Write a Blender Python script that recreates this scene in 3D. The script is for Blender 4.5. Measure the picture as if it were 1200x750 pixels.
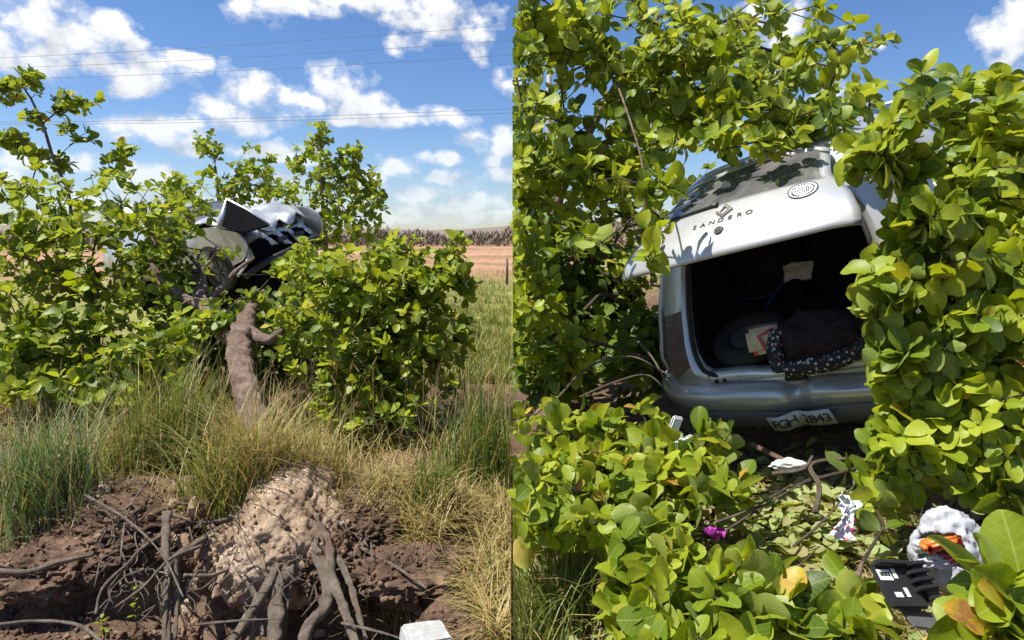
import bpy, bmesh, math, random
import numpy as np
from mathutils import Vector, Matrix, Euler, noise as mnoise

for o in list(bpy.data.objects):
    bpy.data.objects.remove(o)
scene = bpy.context.scene
COL = scene.collection
random.seed(7)
RNG = np.random.default_rng(11)
R = math.radians

# ------------------------------------------------------------------ camera
PITCH = R(7.6)
CAM = np.array([0, 0, 1.6])
cd = bpy.data.cameras.new('camera')
cam = bpy.data.objects.new('camera', cd)
COL.objects.link(cam)
cam.location = CAM
cam.rotation_euler = (R(90) - PITCH, 0, 0)
cd.sensor_width = 36
cd.lens = 22.5
cd.clip_start = 0.05
cd.clip_end = 6000
scene.camera = cam
scene.cycles.max_bounces = 7
scene.cycles.diffuse_bounces = 3
scene.cycles.glossy_bounces = 3
scene.cycles.transmission_bounces = 5
scene.cycles.transparent_max_bounces = 6
FW = np.array([0, math.cos(PITCH), -math.sin(PITCH)])
UP = np.array([0, math.sin(PITCH), math.cos(PITCH)])


def P(px, py, d):
    """point of the photograph (1200 wide) at distance d along the view axis"""
    return CAM + FW * d + UP * (-(py - 375) / 750 * d) + np.array([(px - 600) / 750 * d, 0, 0])


def proj(p):
    q = p - CAM
    d = q @ FW
    return 600 + 750 * q[..., 0] / d, 375 - 750 * (q @ UP) / d, d


def GP(px, py, z=0.0):
    """point of the ground at height z seen at a pixel"""
    v = P(px, py, 1) - CAM
    k = (z - CAM[2]) / v[2]
    return CAM + v * k


# ------------------------------------------------------------------ sun, sky, exposure
SUN_EL, SUN_AZ = R(63), R(-98)        # azimuth from +Y, clockwise positive (negative = left)
sdir = Vector((math.sin(SUN_AZ) * math.cos(SUN_EL), math.cos(SUN_AZ) * math.cos(SUN_EL), math.sin(SUN_EL)))
sl = bpy.data.lights.new('sun', 'SUN')
sl.energy = 4.6
sl.angle = R(0.53)
sl.color = (1.0, 0.955, 0.88)
so = bpy.data.objects.new('sun', sl)
COL.objects.link(so)
so.rotation_euler = (-sdir).to_track_quat('-Z', 'Y').to_euler()
so.location = (-6, 4, 14)

vs = scene.view_settings
vs.view_transform = 'Standard'
vs.look = 'None'
vs.gamma = 1
vs.use_curve_mapping = False
vs.exposure = 0.95


def nn(nt, typ, **kw):
    n = nt.nodes.new(typ)
    for k, v in kw.items():
        if k.startswith('i_'):
            key = k[2:]
            key = int(key) if key.isdigit() else key.replace('_', ' ')
            s = n.inputs[key]
            if isinstance(v, bpy.types.NodeSocket):
                nt.links.new(v, s)
            else:
                s.default_value = v
        else:
            setattr(n, k, v)
    return n


def math_n(nt, op, a, b=None, clamp=False):
    n = nt.nodes.new('ShaderNodeMath')
    n.operation = op
    n.use_clamp = clamp
    for i, v in enumerate((a, b)):
        if v is None:
            continue
        if isinstance(v, bpy.types.NodeSocket):
            nt.links.new(v, n.inputs[i])
        else:
            n.inputs[i].default_value = v
    return n.outputs[0]


def vmath(nt, op, a, b=None):
    n = nt.nodes.new('ShaderNodeVectorMath')
    n.operation = op
    for i, v in enumerate((a, b)):
        if v is None:
            continue
        if isinstance(v, bpy.types.NodeSocket):
            nt.links.new(v, n.inputs[i])
        else:
            n.inputs[i].default_value = v
    return n


def mixc(nt, fac, a, b, mode='MIX'):
    n = nt.nodes.new('ShaderNodeMix')
    n.data_type = 'RGBA'
    n.blend_type = mode
    for s, v in ((n.inputs['Factor'], fac), (n.inputs[6], a), (n.inputs[7], b)):
        if isinstance(v, bpy.types.NodeSocket):
            nt.links.new(v, s)
        elif isinstance(v, (int, float)):
            s.default_value = v
        else:
            s.default_value = (*v[:3], 1)
    return n.outputs[2]


def ramp(nt, fac, stops, interp='LINEAR'):
    n = nt.nodes.new('ShaderNodeValToRGB')
    cr = n.color_ramp
    cr.interpolation = interp
    while len(cr.elements) < len(stops):
        cr.elements.new(0.5)
    for e, (p, c) in zip(cr.elements, stops):
        e.position = p
        e.color = (*c, 1) if not isinstance(c, (int, float)) else (c, c, c, 1)
    nt.links.new(fac, n.inputs[0])
    return n.outputs[0]


# clouds: cumulus banks laid out by bearing and height in the sky (azimuth, elevation)
def azel(px, py):
    v = P(px, py, 1) - CAM
    v /= np.linalg.norm(v)
    return math.atan2(v[0], v[1]), math.asin(v[2])


CLOUDS = [  # px, py, half width px, half height px
    (20, 40, 62, 42), (70, 28, 45, 30), (105, 50, 55, 32), (150, 45, 32, 26), (10, 70, 60, 20),
    (170, 85, 70, 22), (225, 75, 28, 12), (135, 98, 40, 16),
    (305, 10, 52, 20), (350, 2, 60, 14), (430, 5, 90, 20), (500, 12, 90, 24), (565, 30, 34, 22), (560, 55, 22, 18),
    (460, 50, 36, 14), (505, 42, 30, 12),
    (288, 105, 40, 26), (390, 103, 46, 28), (345, 118, 42, 18), (280, 135, 56, 20), (430, 128, 50, 24), (500, 138, 58, 14), (440, 145, 70, 10),
    (180, 152, 62, 22), (230, 165, 44, 14), (175, 205, 60, 14), (190, 228, 70, 16), (60, 190, 60, 14), (110, 235, 60, 14),
    (310, 178, 34, 14), (345, 180, 30, 12), (550, 165, 34, 16), (590, 175, 26, 24), (592, 92, 16, 20),
    (470, 200, 34, 13), (540, 213, 38, 11), (490, 232, 60, 12), (570, 236, 60, 14), (450, 250, 90, 9), (560, 255, 80, 10),
    (400, 225, 60, 12), (290, 240, 60, 14), (520, 190, 34, 9), (430, 205, 40, 10), (600, 205, 30, 10), (500, 246, 70, 9), (590, 250, 60, 8), (330, 205, 40, 10), (20, 215, 50, 12),
    (1195, 25, 44, 32), (1180, 62, 24, 26), (1040, 54, 10, 8), (915, 55, 40, 50), (985, 135, 50, 34), (870, 40, 30, 30),
    (1185, 225, 60, 14), (1050, 235, 60, 20), (960, 200, 50, 20), (770, 150, 60, 30), (1290, 70, 90, 30), (-90, 60, 70, 30), (-110, 190, 90, 20), (1330, 200, 90, 20),
]
world = bpy.data.worlds.new('World')
scene.world = world
world.use_nodes = True
wt = world.node_tree
wt.nodes.clear()
grp = bpy.data.node_groups.new('cloud_field', 'ShaderNodeTree')
grp.interface.new_socket('Vector', in_out='INPUT', socket_type='NodeSocketVector')
grp.interface.new_socket('Field', in_out='OUTPUT', socket_type='NodeSocketFloat')
gi = grp.nodes.new('NodeGroupInput')
go = grp.nodes.new('NodeGroupOutput')
# soft domain warp, then the nearest bank, then billows
w1 = nn(grp, 'ShaderNodeTexNoise', noise_dimensions='2D', i_Vector=gi.outputs[0], i_Scale=9.0, i_Detail=3.0)
off = vmath(grp, 'SUBTRACT', w1.outputs['Color'], (.5, .5, .5))
off = vmath(grp, 'MULTIPLY', off.outputs[0], (.10, .045, 0))
pos = vmath(grp, 'ADD', gi.outputs[0], off.outputs[0]).outputs[0]
best = None
for (cx, cy, rx, ry) in CLOUDS:
    a, e = azel(cx, cy)
    k = 750 * (1 + ((cx - 600) / 750) ** 2 * .6)
    d = vmath(grp, 'SUBTRACT', pos, (a, e, 0))
    d = vmath(grp, 'MULTIPLY', d.outputs[0], (k / rx, 750 / ry, 0))
    q = vmath(grp, 'DOT_PRODUCT', d.outputs[0], d.outputs[0]).outputs['Value']
    best = q if best is None else math_n(grp, 'SMOOTH_MIN', best, q)
    if best.node.operation == 'SMOOTH_MIN':
        best.node.inputs[2].default_value = .18
banks = math_n(grp, 'SUBTRACT', 1.0, math_n(grp, 'MINIMUM', best, 3.0))
# the same kind of cumulus carries on over the rest of the sky
sep = nn(grp, 'ShaderNodeSeparateXYZ', i_0=gi.outputs[0])
far = nn(grp, 'ShaderNodeTexNoise', noise_dimensions='2D', i_Vector=vmath(grp, 'MULTIPLY', pos, (1, 2.2, 1)).outputs[0], i_Scale=4.2, i_Detail=3.0)
fld = math_n(grp, 'MULTIPLY', math_n(grp, 'SUBTRACT', far.outputs[0], .60), 9.0)
out_az = math_n(grp, 'GREATER_THAN', math_n(grp, 'ABSOLUTE', sep.outputs[0]), .86)
out_el = math_n(grp, 'GREATER_THAN', sep.outputs[1], .40)
outm = math_n(grp, 'MAXIMUM', out_az, out_el)
fld = math_n(grp, 'SUBTRACT', fld, math_n(grp, 'MULTIPLY', math_n(grp, 'SUBTRACT', 1.0, outm), 9.0))
allf = math_n(grp, 'MAXIMUM', banks, fld)
bn = nn(grp, 'ShaderNodeTexNoise', noise_dimensions='2D', i_Vector=vmath(grp, 'MULTIPLY', gi.outputs[0], (1, 1.35, 1)).outputs[0], i_Scale=24.0, i_Detail=8.0, i_Roughness=.55)
bil = math_n(grp, 'MULTIPLY', math_n(grp, 'SUBTRACT', bn.outputs[0], .5), 2.9)
grp.links.new(math_n(grp, 'ADD', allf, bil), go.inputs[0])

tc = wt.nodes.new('ShaderNodeTexCoord')
sx = nn(wt, 'ShaderNodeSeparateXYZ', i_0=tc.outputs['Generated'])
az = math_n(wt, 'ARCTAN2', sx.outputs[0], sx.outputs[1])
el = math_n(wt, 'ARCSINE', sx.outputs[2])
ae = nn(wt, 'ShaderNodeCombineXYZ', i_0=az, i_1=el)
g1 = wt.nodes.new('ShaderNodeGroup'); g1.node_tree = grp
wt.links.new(ae.outputs[0], g1.inputs[0])
g2 = wt.nodes.new('ShaderNodeGroup'); g2.node_tree = grp
wt.links.new(vmath(wt, 'ADD', ae.outputs[0], (-.014, .030, 0)).outputs[0], g2.inputs[0])
F1, F2 = g1.outputs[0], g2.outputs[0]
alpha = ramp(wt, math_n(wt, 'ADD', F1, 0.0), [(0, 0), (.25, .20), (1.0, 1)], 'EASE')
shade = math_n(wt, 'ADD', math_n(wt, 'MULTIPLY', math_n(wt, 'SUBTRACT', F1, F2), .40), .56, True)
thick = ramp(wt, math_n(wt, 'MULTIPLY', F1, .45), [(.1, 0), (1, .46)])
lit = math_n(wt, 'SUBTRACT', shade, thick)
ccol = ramp(wt, lit, [(0, (.44, .49, .58)), (.25, (.60, .64, .71)), (.52, (.86, .88, .91)), (.8, (1, 1, 1))])
sky = wt.nodes.new('ShaderNodeTexSky')
sky.sky_type = 'NISHITA'
sky.sun_disc = False
sky.sun_elevation = SUN_EL
sky.sun_rotation = SUN_AZ
sky.altitude = 50
sky.air_density = 1.0
sky.dust_density = 0.3
sky.ozone_density = 2.2
hsv = nn(wt, 'ShaderNodeHueSaturation', i_Saturation=1.12, i_Value=.43, i_Color=mixc(wt, 1.0, sky.outputs[0], (.90, .95, 1.12), 'MULTIPLY'))
cl = mixc(wt, 1.0, ccol, (3.75, 3.75, 3.8), 'MULTIPLY')
low = ramp(wt, el, [(0, .35), (.10, .75), (.2, 1)])
skc = mixc(wt, math_n(wt, 'MULTIPLY', alpha, low), hsv.outputs[0], cl)
bg = nn(wt, 'ShaderNodeBackground', i_Color=skc, i_Strength=.15)
wo = wt.nodes.new('ShaderNodeOutputWorld')
wt.links.new(bg.outputs[0], wo.inputs[0])
world.cycles.sampling_method = 'MANUAL'
world.cycles.sample_map_resolution = 512


# ------------------------------------------------------------------ materials
MATS = {}


def mat(name):
    m = bpy.data.materials.new(name)
    m.use_nodes = True
    m.node_tree.nodes.clear()
    MATS[name] = m
    return m, m.node_tree


def finish(nt, shader, disp=None):
    o = nt.nodes.new('ShaderNodeOutputMaterial')
    nt.links.new(shader, o.inputs[0])


def bump(nt, h, s=.4, d=.01):
    return nn(nt, 'ShaderNodeBump', i_Height=h, i_Strength=s, i_Distance=d).outputs[0]


def simple(name, col, rough=.6, metal=0.0, var=.15, scale=12, bumpy=0.0, coat=0.0, spec=.5, bscale=60, bdist=.004):
    m, nt = mat(name)
    tcn = nt.nodes.new('ShaderNodeTexCoord')
    nz = nn(nt, 'ShaderNodeTexNoise', i_Vector=tcn.outputs['Object'], i_Scale=scale, i_Detail=6.0, i_Roughness=.65)
    c = ramp(nt, nz.outputs[0], [(.3, tuple(x * (1 - var) for x in col)), (.7, tuple(min(1, x * (1 + var)) for x in col))])
    r = math_n(nt, 'ADD', math_n(nt, 'MULTIPLY', math_n(nt, 'SUBTRACT', nz.outputs[0], .5), .3), rough, True)
    b = nn(nt, 'ShaderNodeBsdfPrincipled', i_Base_Color=c, i_Roughness=r, i_Metallic=metal)
    b.inputs['Coat Weight'].default_value = coat
    b.inputs['Coat Roughness'].default_value = .06
    b.inputs['Specular IOR Level'].default_value = spec
    if bumpy:
        n2 = nn(nt, 'ShaderNodeTexNoise', i_Vector=tcn.outputs['Object'], i_Scale=bscale, i_Detail=5.0)
        nt.links.new(bump(nt, n2.outputs[0], bumpy, bdist), b.inputs['Normal'])
    finish(nt, b.outputs[0])
    return m


def leaf_material(name, by_object, stops):
    m, nt = mat(name)
    if by_object:
        t = nn(nt, 'ShaderNodeObjectInfo').outputs['Color']
        t = nn(nt, 'ShaderNodeSeparateColor', i_0=t).outputs[0]
    else:
        t = nn(nt, 'ShaderNodeAttribute', attribute_name='tint').outputs['Fac']
    uv = nn(nt, 'ShaderNodeUVMap', uv_map='UVMap')
    s = nn(nt, 'ShaderNodeSeparateXYZ', i_0=uv.outputs[0])
    ax = math_n(nt, 'ABSOLUTE', s.outputs[0])
    mid = math_n(nt, 'LESS_THAN', ax, .012)
    ph = math_n(nt, 'FRACT', math_n(nt, 'MULTIPLY', math_n(nt, 'SUBTRACT', s.outputs[1], math_n(nt, 'MULTIPLY', ax, .8)), 9.0))
    vein = math_n(nt, 'MULTIPLY', math_n(nt, 'LESS_THAN', ph, .10), .6)
    vv = math_n(nt, 'MAXIMUM', mid, vein)
    geo = nt.nodes.new('ShaderNodeNewGeometry')
    nz = nn(nt, 'ShaderNodeTexNoise', i_Vector=geo.outputs['Position'], i_Scale=14.0, i_Detail=4.0)
    t2 = math_n(nt, 'ADD', t, math_n(nt, 'MULTIPLY', math_n(nt, 'SUBTRACT', nz.outputs[0], .5), .16))
    c = ramp(nt, t2, stops)
    blotch = nn(nt, 'ShaderNodeTexNoise', i_Vector=geo.outputs['Position'], i_Scale=31.0, i_Detail=2.0)
    bf = ramp(nt, blotch.outputs[0], [(.73, 0), (.78, .7)])
    c = mixc(nt, bf, c, (.28, .17, .06))
    c = mixc(nt, math_n(nt, 'MULTIPLY', geo.outputs['Backfacing'], .40), c, (.26, .31, .12))
    c = mixc(nt, math_n(nt, 'MULTIPLY', vv, .38), c, (.42, .48, .12))
    fib = nn(nt, 'ShaderNodeTexNoise', i_Vector=geo.outputs['Position'], i_Scale=90.0, i_Detail=2.0)
    hb = math_n(nt, 'ADD', math_n(nt, 'MULTIPLY', vv, -.6), math_n(nt, 'MULTIPLY', fib.outputs[0], .5))
    nrm = bump(nt, hb, .35, .004)
    b = nn(nt, 'ShaderNodeBsdfPrincipled', i_Base_Color=c, i_Roughness=.46, i_Normal=nrm)
    b.inputs['Specular IOR Level'].default_value = .34
    tr = mixc(nt, 1.0, c, (1.9, 1.75, .55), 'MULTIPLY')
    tb = nn(nt, 'ShaderNodeBsdfTranslucent', i_Color=tr, i_Normal=nrm)
    mx = nn(nt, 'ShaderNodeMixShader', i_0=.36, i_1=b.outputs[0], i_2=tb.outputs[0])
    finish(nt, mx.outputs[0])
    return m


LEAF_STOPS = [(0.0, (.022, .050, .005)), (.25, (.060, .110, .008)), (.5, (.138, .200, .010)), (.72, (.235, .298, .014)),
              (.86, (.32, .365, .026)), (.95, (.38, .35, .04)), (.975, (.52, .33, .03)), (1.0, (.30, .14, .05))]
leaf_material('leaf', True, LEAF_STOPS)
leaf_material('leaf_mass', False, LEAF_STOPS)
leaf_material('litter_leaf', False, [(0, (.13, .10, .05)), (.35, (.30, .27, .12)), (.65, (.34, .40, .16)), (1, (.20, .30, .07))])


def grass_material():
    m, nt = mat('grass_blade')
    t = nn(nt, 'ShaderNodeAttribute', attribute_name='tint').outputs['Fac']
    c = ramp(nt, t, [(0, (.16, .10, .045)), (.22, (.42, .31, .13)), (.42, (.38, .32, .11)), (.55, (.20, .21, .045)), (.78, (.10, .17, .025)), (.9, (.155, .215, .095)), (1, (.23, .265, .15))])
    b = nn(nt, 'ShaderNodeBsdfPrincipled', i_Base_Color=c, i_Roughness=.5)
    b.inputs['Specular IOR Level'].default_value = .35
    tb = nn(nt, 'ShaderNodeBsdfTranslucent', i_Color=mixc(nt, 1.0, c, (1.3, 1.3, .8), 'MULTIPLY'))
    mx = nn(nt, 'ShaderNodeMixShader', i_0=.28, i_1=b.outputs[0], i_2=tb.outputs[0])
    finish(nt, mx.outputs[0])


grass_material()


def bark_material(name, dark, mid, light, scale=9):
    m, nt = mat(name)
    geo = nt.nodes.new('ShaderNodeTexCoord')
    nz = nn(nt, 'ShaderNodeTexNoise', i_Vector=geo.outputs['Object'], i_Scale=scale, i_Detail=8.0, i_Roughness=.7)
    wp = vmath(nt, 'ADD', vmath(nt, 'MULTIPLY', geo.outputs['Object'], (1, .45, .8)).outputs[0], vmath(nt, 'MULTIPLY', nz.outputs['Color'], (.12, .12, .12)).outputs[0]).outputs[0]
    vo = nn(nt, 'ShaderNodeTexVoronoi', feature='DISTANCE_TO_EDGE', i_Vector=wp, i_Scale=scale * 6)
    ck = ramp(nt, vo.outputs[0], [(0, .35), (.22, 1)])
    c = ramp(nt, nz.outputs[0], [(.3, dark), (.52, mid), (.72, light)])
    c = mixc(nt, math_n(nt, 'MULTIPLY', math_n(nt, 'SUBTRACT', 1.0, ck), .5), c, dark)
    pa = nn(nt, 'ShaderNodeTexNoise', i_Vector=geo.outputs['Object'], i_Scale=scale * .35, i_Detail=3.0)
    c = mixc(nt, ramp(nt, pa.outputs[0], [(.58, 0), (.66, .55)]), c, (.30, .14, .08))
    fi = nn(nt, 'ShaderNodeTexNoise', i_Vector=geo.outputs['Object'], i_Scale=scale * 9, i_Detail=4.0, i_Roughness=.7)
    c = mixc(nt, ramp(nt, fi.outputs[0], [(.35, .4), (.52, 0)]), c, dark)
    h = math_n(nt, 'ADD', math_n(nt, 'MULTIPLY', ck, .6), math_n(nt, 'ADD', nz.outputs[0], fi.outputs[0]))
    b = nn(nt, 'ShaderNodeBsdfPrincipled', i_Base_Color=c, i_Roughness=.9, i_Normal=bump(nt, h, 1.0, .022))
    finish(nt, b.outputs[0])


bark_material('bark', (.14, .09, .066), (.45, .305, .225), (.68, .53, .43), 12)
bark_material('twig_bark', (.07, .05, .035), (.17, .125, .085), (.30, .235, .17), 16)
bark_material('root_bark', (.14, .105, .08), (.40, .31, .23), (.60, .50, .40), 14)
bark_material('dry_wood', (.16, .11, .07), (.33, .25, .17), (.48, .39, .28), 18)


def soil_material(name, cols, sc=5.0):
    m, nt = mat(name)
    geo = nt.nodes.new('ShaderNodeNewGeometry')
    p = geo.outputs['Position']
    n1 = nn(nt, 'ShaderNodeTexNoise', i_Vector=p, i_Scale=sc, i_Detail=8.0, i_Roughness=.65)
    n2 = nn(nt, 'ShaderNodeTexNoise', i_Vector=p, i_Scale=70.0, i_Detail=6.0, i_Roughness=.7)
    f = math_n(nt, 'ADD', math_n(nt, 'MULTIPLY', n1.outputs[0], .7), math_n(nt, 'MULTIPLY', n2.outputs[0], .3))
    c = ramp(nt, f, cols)
    h = math_n(nt, 'ADD', n2.outputs[0], math_n(nt, 'MULTIPLY', n1.outputs[0], 2.0))
    b = nn(nt, 'ShaderNodeBsdfPrincipled', i_Base_Color=c, i_Roughness=.95, i_Normal=bump(nt, h, .9, .018))
    b.inputs['Specular IOR Level'].default_value = .15
    finish(nt, b.outputs[0])
    return m


soil_material('red_soil', [(.36, (.085, .048, .03)), (.5, (.21, .125, .08)), (.62, (.36, .24, .16))])
soil_material('dark_soil', [(.36, (.055, .035, .024)), (.5, (.135, .085, .057)), (.62, (.25, .165, .11))])
soil_material('pale_soil', [(.38, (.17, .112, .07)), (.5, (.36, .255, .168)), (.62, (.52, .395, .28))])


def ground_material():
    m, nt = mat('ground')
    geo = nt.nodes.new('ShaderNodeNewGeometry')
    p = geo.outputs['Position']
    s = nn(nt, 'ShaderNodeSeparateXYZ', i_0=p)
    n1 = nn(nt, 'ShaderNodeTexNoise', i_Vector=p, i_Scale=.9, i_Detail=8.0, i_Roughness=.6)
    n2 = nn(nt, 'ShaderNodeTexNoise', i_Vector=p, i_Scale=38.0, i_Detail=7.0, i_Roughness=.7)
    n3 = nn(nt, 'ShaderNodeTexNoise', i_Vector=vmath(nt, 'MULTIPLY', p, (.25, 1, 1)).outputs[0], i_Scale=.12, i_Detail=6.0)
    f = math_n(nt, 'ADD', math_n(nt, 'MULTIPLY', n1.outputs[0], .55), math_n(nt, 'MULTIPLY', n2.outputs[0], .45))
    near = ramp(nt, f, [(.36, (.05, .031, .021)), (.48, (.125, .078, .051)), (.60, (.25, .165, .11))])
    mid = ramp(nt, f, [(.35, (.10, .12, .025)), (.5, (.21, .21, .06)), (.65, (.30, .25, .10))])
    farc = ramp(nt, n3.outputs[0], [(.38, (.22, .15, .075)), (.48, (.32, .175, .105)), (.62, (.37, .23, .15))])
    yy = math_n(nt, 'ADD', s.outputs[1], math_n(nt, 'MULTIPLY', math_n(nt, 'SUBTRACT', n1.outputs[0], .5), 9.0))
    k1 = nn(nt, 'ShaderNodeMapRange', i_0=yy, i_1=6.5, i_2=9.5).outputs[0]
    k2 = nn(nt, 'ShaderNodeMapRange', i_0=yy, i_1=19.0, i_2=28.0).outputs[0]
    c = mixc(nt, k2, mixc(nt, k1, near, mid), farc)
    h = math_n(nt, 'ADD', n2.outputs[0], math_n(nt, 'MULTIPLY', n1.outputs[0], 2.0))
    b = nn(nt, 'ShaderNodeBsdfPrincipled', i_Base_Color=c, i_Roughness=.95, i_Normal=bump(nt, h, .9, .025))
    b.inputs['Specular IOR Level'].default_value = .15
    finish(nt, b.outputs[0])


ground_material()


def scrub_material():
    m, nt = mat('dry_scrub')
    t = nn(nt, 'ShaderNodeAttribute', attribute_name='tint').outputs['Fac']
    c = ramp(nt, t, [(0, (.10, .075, .055)), (.5, (.20, .155, .115)), (.8, (.17, .16, .085)), (1, (.10, .13, .05))])
    b = nn(nt, 'ShaderNodeBsdfPrincipled', i_Base_Color=c, i_Roughness=.9)
    finish(nt, b.outputs[0])


scrub_material()


def paint_material():
    m, nt = mat('silver_paint')
    tcn = nt.nodes.new('ShaderNodeTexCoord')
    nz = nn(nt, 'ShaderNodeTexNoise', i_Vector=tcn.outputs['Object'], i_Scale=3.5, i_Detail=8.0, i_Roughness=.7)
    fl = nn(nt, 'ShaderNodeTexNoise', i_Vector=tcn.outputs['Object'], i_Scale=900.0, i_Detail=1.0)
    dirt = ramp(nt, nz.outputs[0], [(.52, 0), (.75, .22)])
    c = mixc(nt, dirt, (.50, .51, .515), (.36, .33, .28))
    c = mixc(nt, .12, c, fl.outputs[0], 'OVERLAY')
    r = math_n(nt, 'ADD', math_n(nt, 'MULTIPLY', dirt, .7), .34)
    b = nn(nt, 'ShaderNodeBsdfPrincipled', i_Base_Color=c, i_Roughness=r, i_Metallic=.45)
    b.inputs['Coat Weight'].default_value = .9
    b.inputs['Coat Roughness'].default_value = .12
    finish(nt, b.outputs[0])


paint_material()
simple('black_plastic', (.018, .018, .019), .5, bumpy=.15)
simple('grey_plastic', (.09, .092, .095), .45, bumpy=.15)
simple('black_lining', (.016, .016, .017), .95, var=.5, scale=8, spec=.15, bumpy=.3)
simple('panel_and_shade_black', (.005, .005, .006), .95, spec=.05)  # near-black for the torn panel and the shade painted in under the wreck
simple('bag_cloth', (.030, .018, .020), .9, var=.6, scale=26, bumpy=.5, spec=.2)
simple('rubber', (.015, .015, .015), .7)
simple('tyre_rubber', (.022, .021, .02), .85, bumpy=.4)
simple('bright_trim', (.66, .67, .68), .32, .55)
simple('chrome', (.55, .55, .53), .18, 1.0)
simple('badge_metal', (.42, .40, .34), .35, .6)
simple('dark_badge', (.13, .13, .125), .3, .7)
simple('housing_brown', (.12, .088, .072), .55, var=.35, scale=18, bumpy=.3)
simple('housing_rose', (.34, .20, .165), .5, var=.25, scale=14)
simple('plate_face', (.50, .505, .51), .45, .2, scale=20)
simple('ink', (.012, .012, .014), .5)
simple('sticker_white', (.74, .75, .75), .4)
simple('cloth_white', (.62, .60, .55), .9, bumpy=.3)
simple('blue_webbing', (.012, .035, .16), .7, bumpy=.3)
simple('red_plastic', (.50, .035, .025), .4)
simple('label_white', (.80, .80, .78), .6, scale=60)
simple('purple_petal', (.25, .018, .20), .6, var=.3, scale=30)
simple('concrete', (.36, .36, .35), .9, var=.25, scale=25, bumpy=.6)
simple('paper_white', (.80, .80, .82), .85, var=.08, bumpy=.4, bscale=25, bdist=.01)
simple('wire_metal', (.10, .12, .15), .6)
simple('pole_concrete', (.36, .35, .33), .9, bumpy=.3)
simple('beige_cap', (.52, .30, .18), .5)
simple('wood_post', (.14, .11, .085), .9, bumpy=.5)
simple('tan_pulp', (.30, .20, .10), .8, var=.5, scale=30, bumpy=.5)


def glass_material():
    m, nt = mat('tinted_glass')
    b = nn(nt, 'ShaderNodeBsdfPrincipled', i_Base_Color=(.02, .024, .026, 1), i_Roughness=.03)
    b.inputs['Specular IOR Level'].default_value = .9
    b.inputs['Coat Weight'].default_value = .6
    tp = nn(nt, 'ShaderNodeBsdfTransparent', i_Color=(.45, .5, .5, 1))
    mx = nn(nt, 'ShaderNodeMixShader', i_0=.18, i_1=b.outputs[0], i_2=tp.outputs[0])
    tcn = nt.nodes.new('ShaderNodeTexCoord')
    nz = nn(nt, 'ShaderNodeTexNoise', i_Vector=tcn.outputs['Object'], i_Scale=9.0, i_Detail=6.0)
    du = nn(nt, 'ShaderNodeBsdfDiffuse', i_Color=(.55, .53, .50, 1))
    mx2 = nn(nt, 'ShaderNodeMixShader', i_0=ramp(nt, nz.outputs[0], [(.3, .06), (.7, .20)]), i_1=mx.outputs[0], i_2=du.outputs[0])
    finish(nt, mx2.outputs[0])


glass_material()


def plastic_bag_material():
    m, nt = mat('bag_film')
    tcn = nt.nodes.new('ShaderNodeTexCoord')
    nz = nn(nt, 'ShaderNodeTexNoise', i_Vector=tcn.outputs['Object'], i_Scale=30.0, i_Detail=4.0)
    b = nn(nt, 'ShaderNodeBsdfPrincipled', i_Base_Color=(.56, .57, .60, 1), i_Roughness=.30, i_Normal=bump(nt, nz.outputs[0], .35, .006))
    tb = nn(nt, 'ShaderNodeBsdfTranslucent', i_Color=(.6, .61, .64, 1))
    mx = nn(nt, 'ShaderNodeMixShader', i_0=.35, i_1=b.outputs[0], i_2=tb.outputs[0])
    finish(nt, mx.outputs[0])


plastic_bag_material()


def voronoi_print(name, stops, scale, rough=.7, bumpy=.2):
    m, nt = mat(name)
    tcn = nt.nodes.new('ShaderNodeTexCoord')
    vo = nn(nt, 'ShaderNodeTexVoronoi', i_Vector=tcn.outputs['Object'], i_Scale=scale, i_Randomness=1.0)
    s = nn(nt, 'ShaderNodeSeparateColor', i_0=vo.outputs['Color'])
    c = ramp(nt, s.outputs[0], stops, 'CONSTANT')
    dd = ramp(nt, vo.outputs['Distance'], [(.30, 0), (.42, 1)])
    c = mixc(nt, dd, c, stops[0][1])
    b = nn(nt, 'ShaderNodeBsdfPrincipled', i_Base_Color=c, i_Roughness=rough)
    finish(nt, b.outputs[0])


voronoi_print('floral_print', [(0, (.012, .012, .014)), (.25, (.55, .55, .52)), (.62, (.35, .03, .025)), (.72, (.15, .17, .20)), (.85, (.60, .45, .38)), (.93, (.10, .14, .07))], 62)
voronoi_print('cream_print', [(0, (.62, .53, .36)), (.45, (.60, .10, .03)), (.62, (.70, .32, .06)), (.75, (.12, .14, .32)), (.84, (.70, .64, .50)), (.94, (.05, .25, .16))], 26)
voronoi_print('snack_print', [(0, (.60, .16, .02)), (.4, (.45, .02, .02)), (.7, (.72, .66, .58)), (.85, (.70, .28, .03))], 24, .3)
voronoi_print('meat_red', [(0, (.30, .012, .016)), (.5, (.42, .03, .03)), (.8, (.20, .01, .012))], 26, .25)
voronoi_print('paper_red_print', [(0, (.80, .80, .82)), (.80, (.55, .03, .10)), (.9, (.70, .25, .30))], 34, .85)


# ------------------------------------------------------------------ mesh helpers
def link(o, parent=None):
    COL.objects.link(o)
    if parent is not None:
        o.parent = parent
    return o


def tag(o, label=None, cat=None, group=None, kind=None):
    if label: o['label'] = label
    if cat: o['category'] = cat
    if group: o['group'] = group
    if kind: o['kind'] = kind
    return o


def empty(name, loc=(0, 0, 0)):
    o = bpy.data.objects.new(name, None)
    o.empty_display_size = .1
    o.location = loc
    return link(o)


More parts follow.
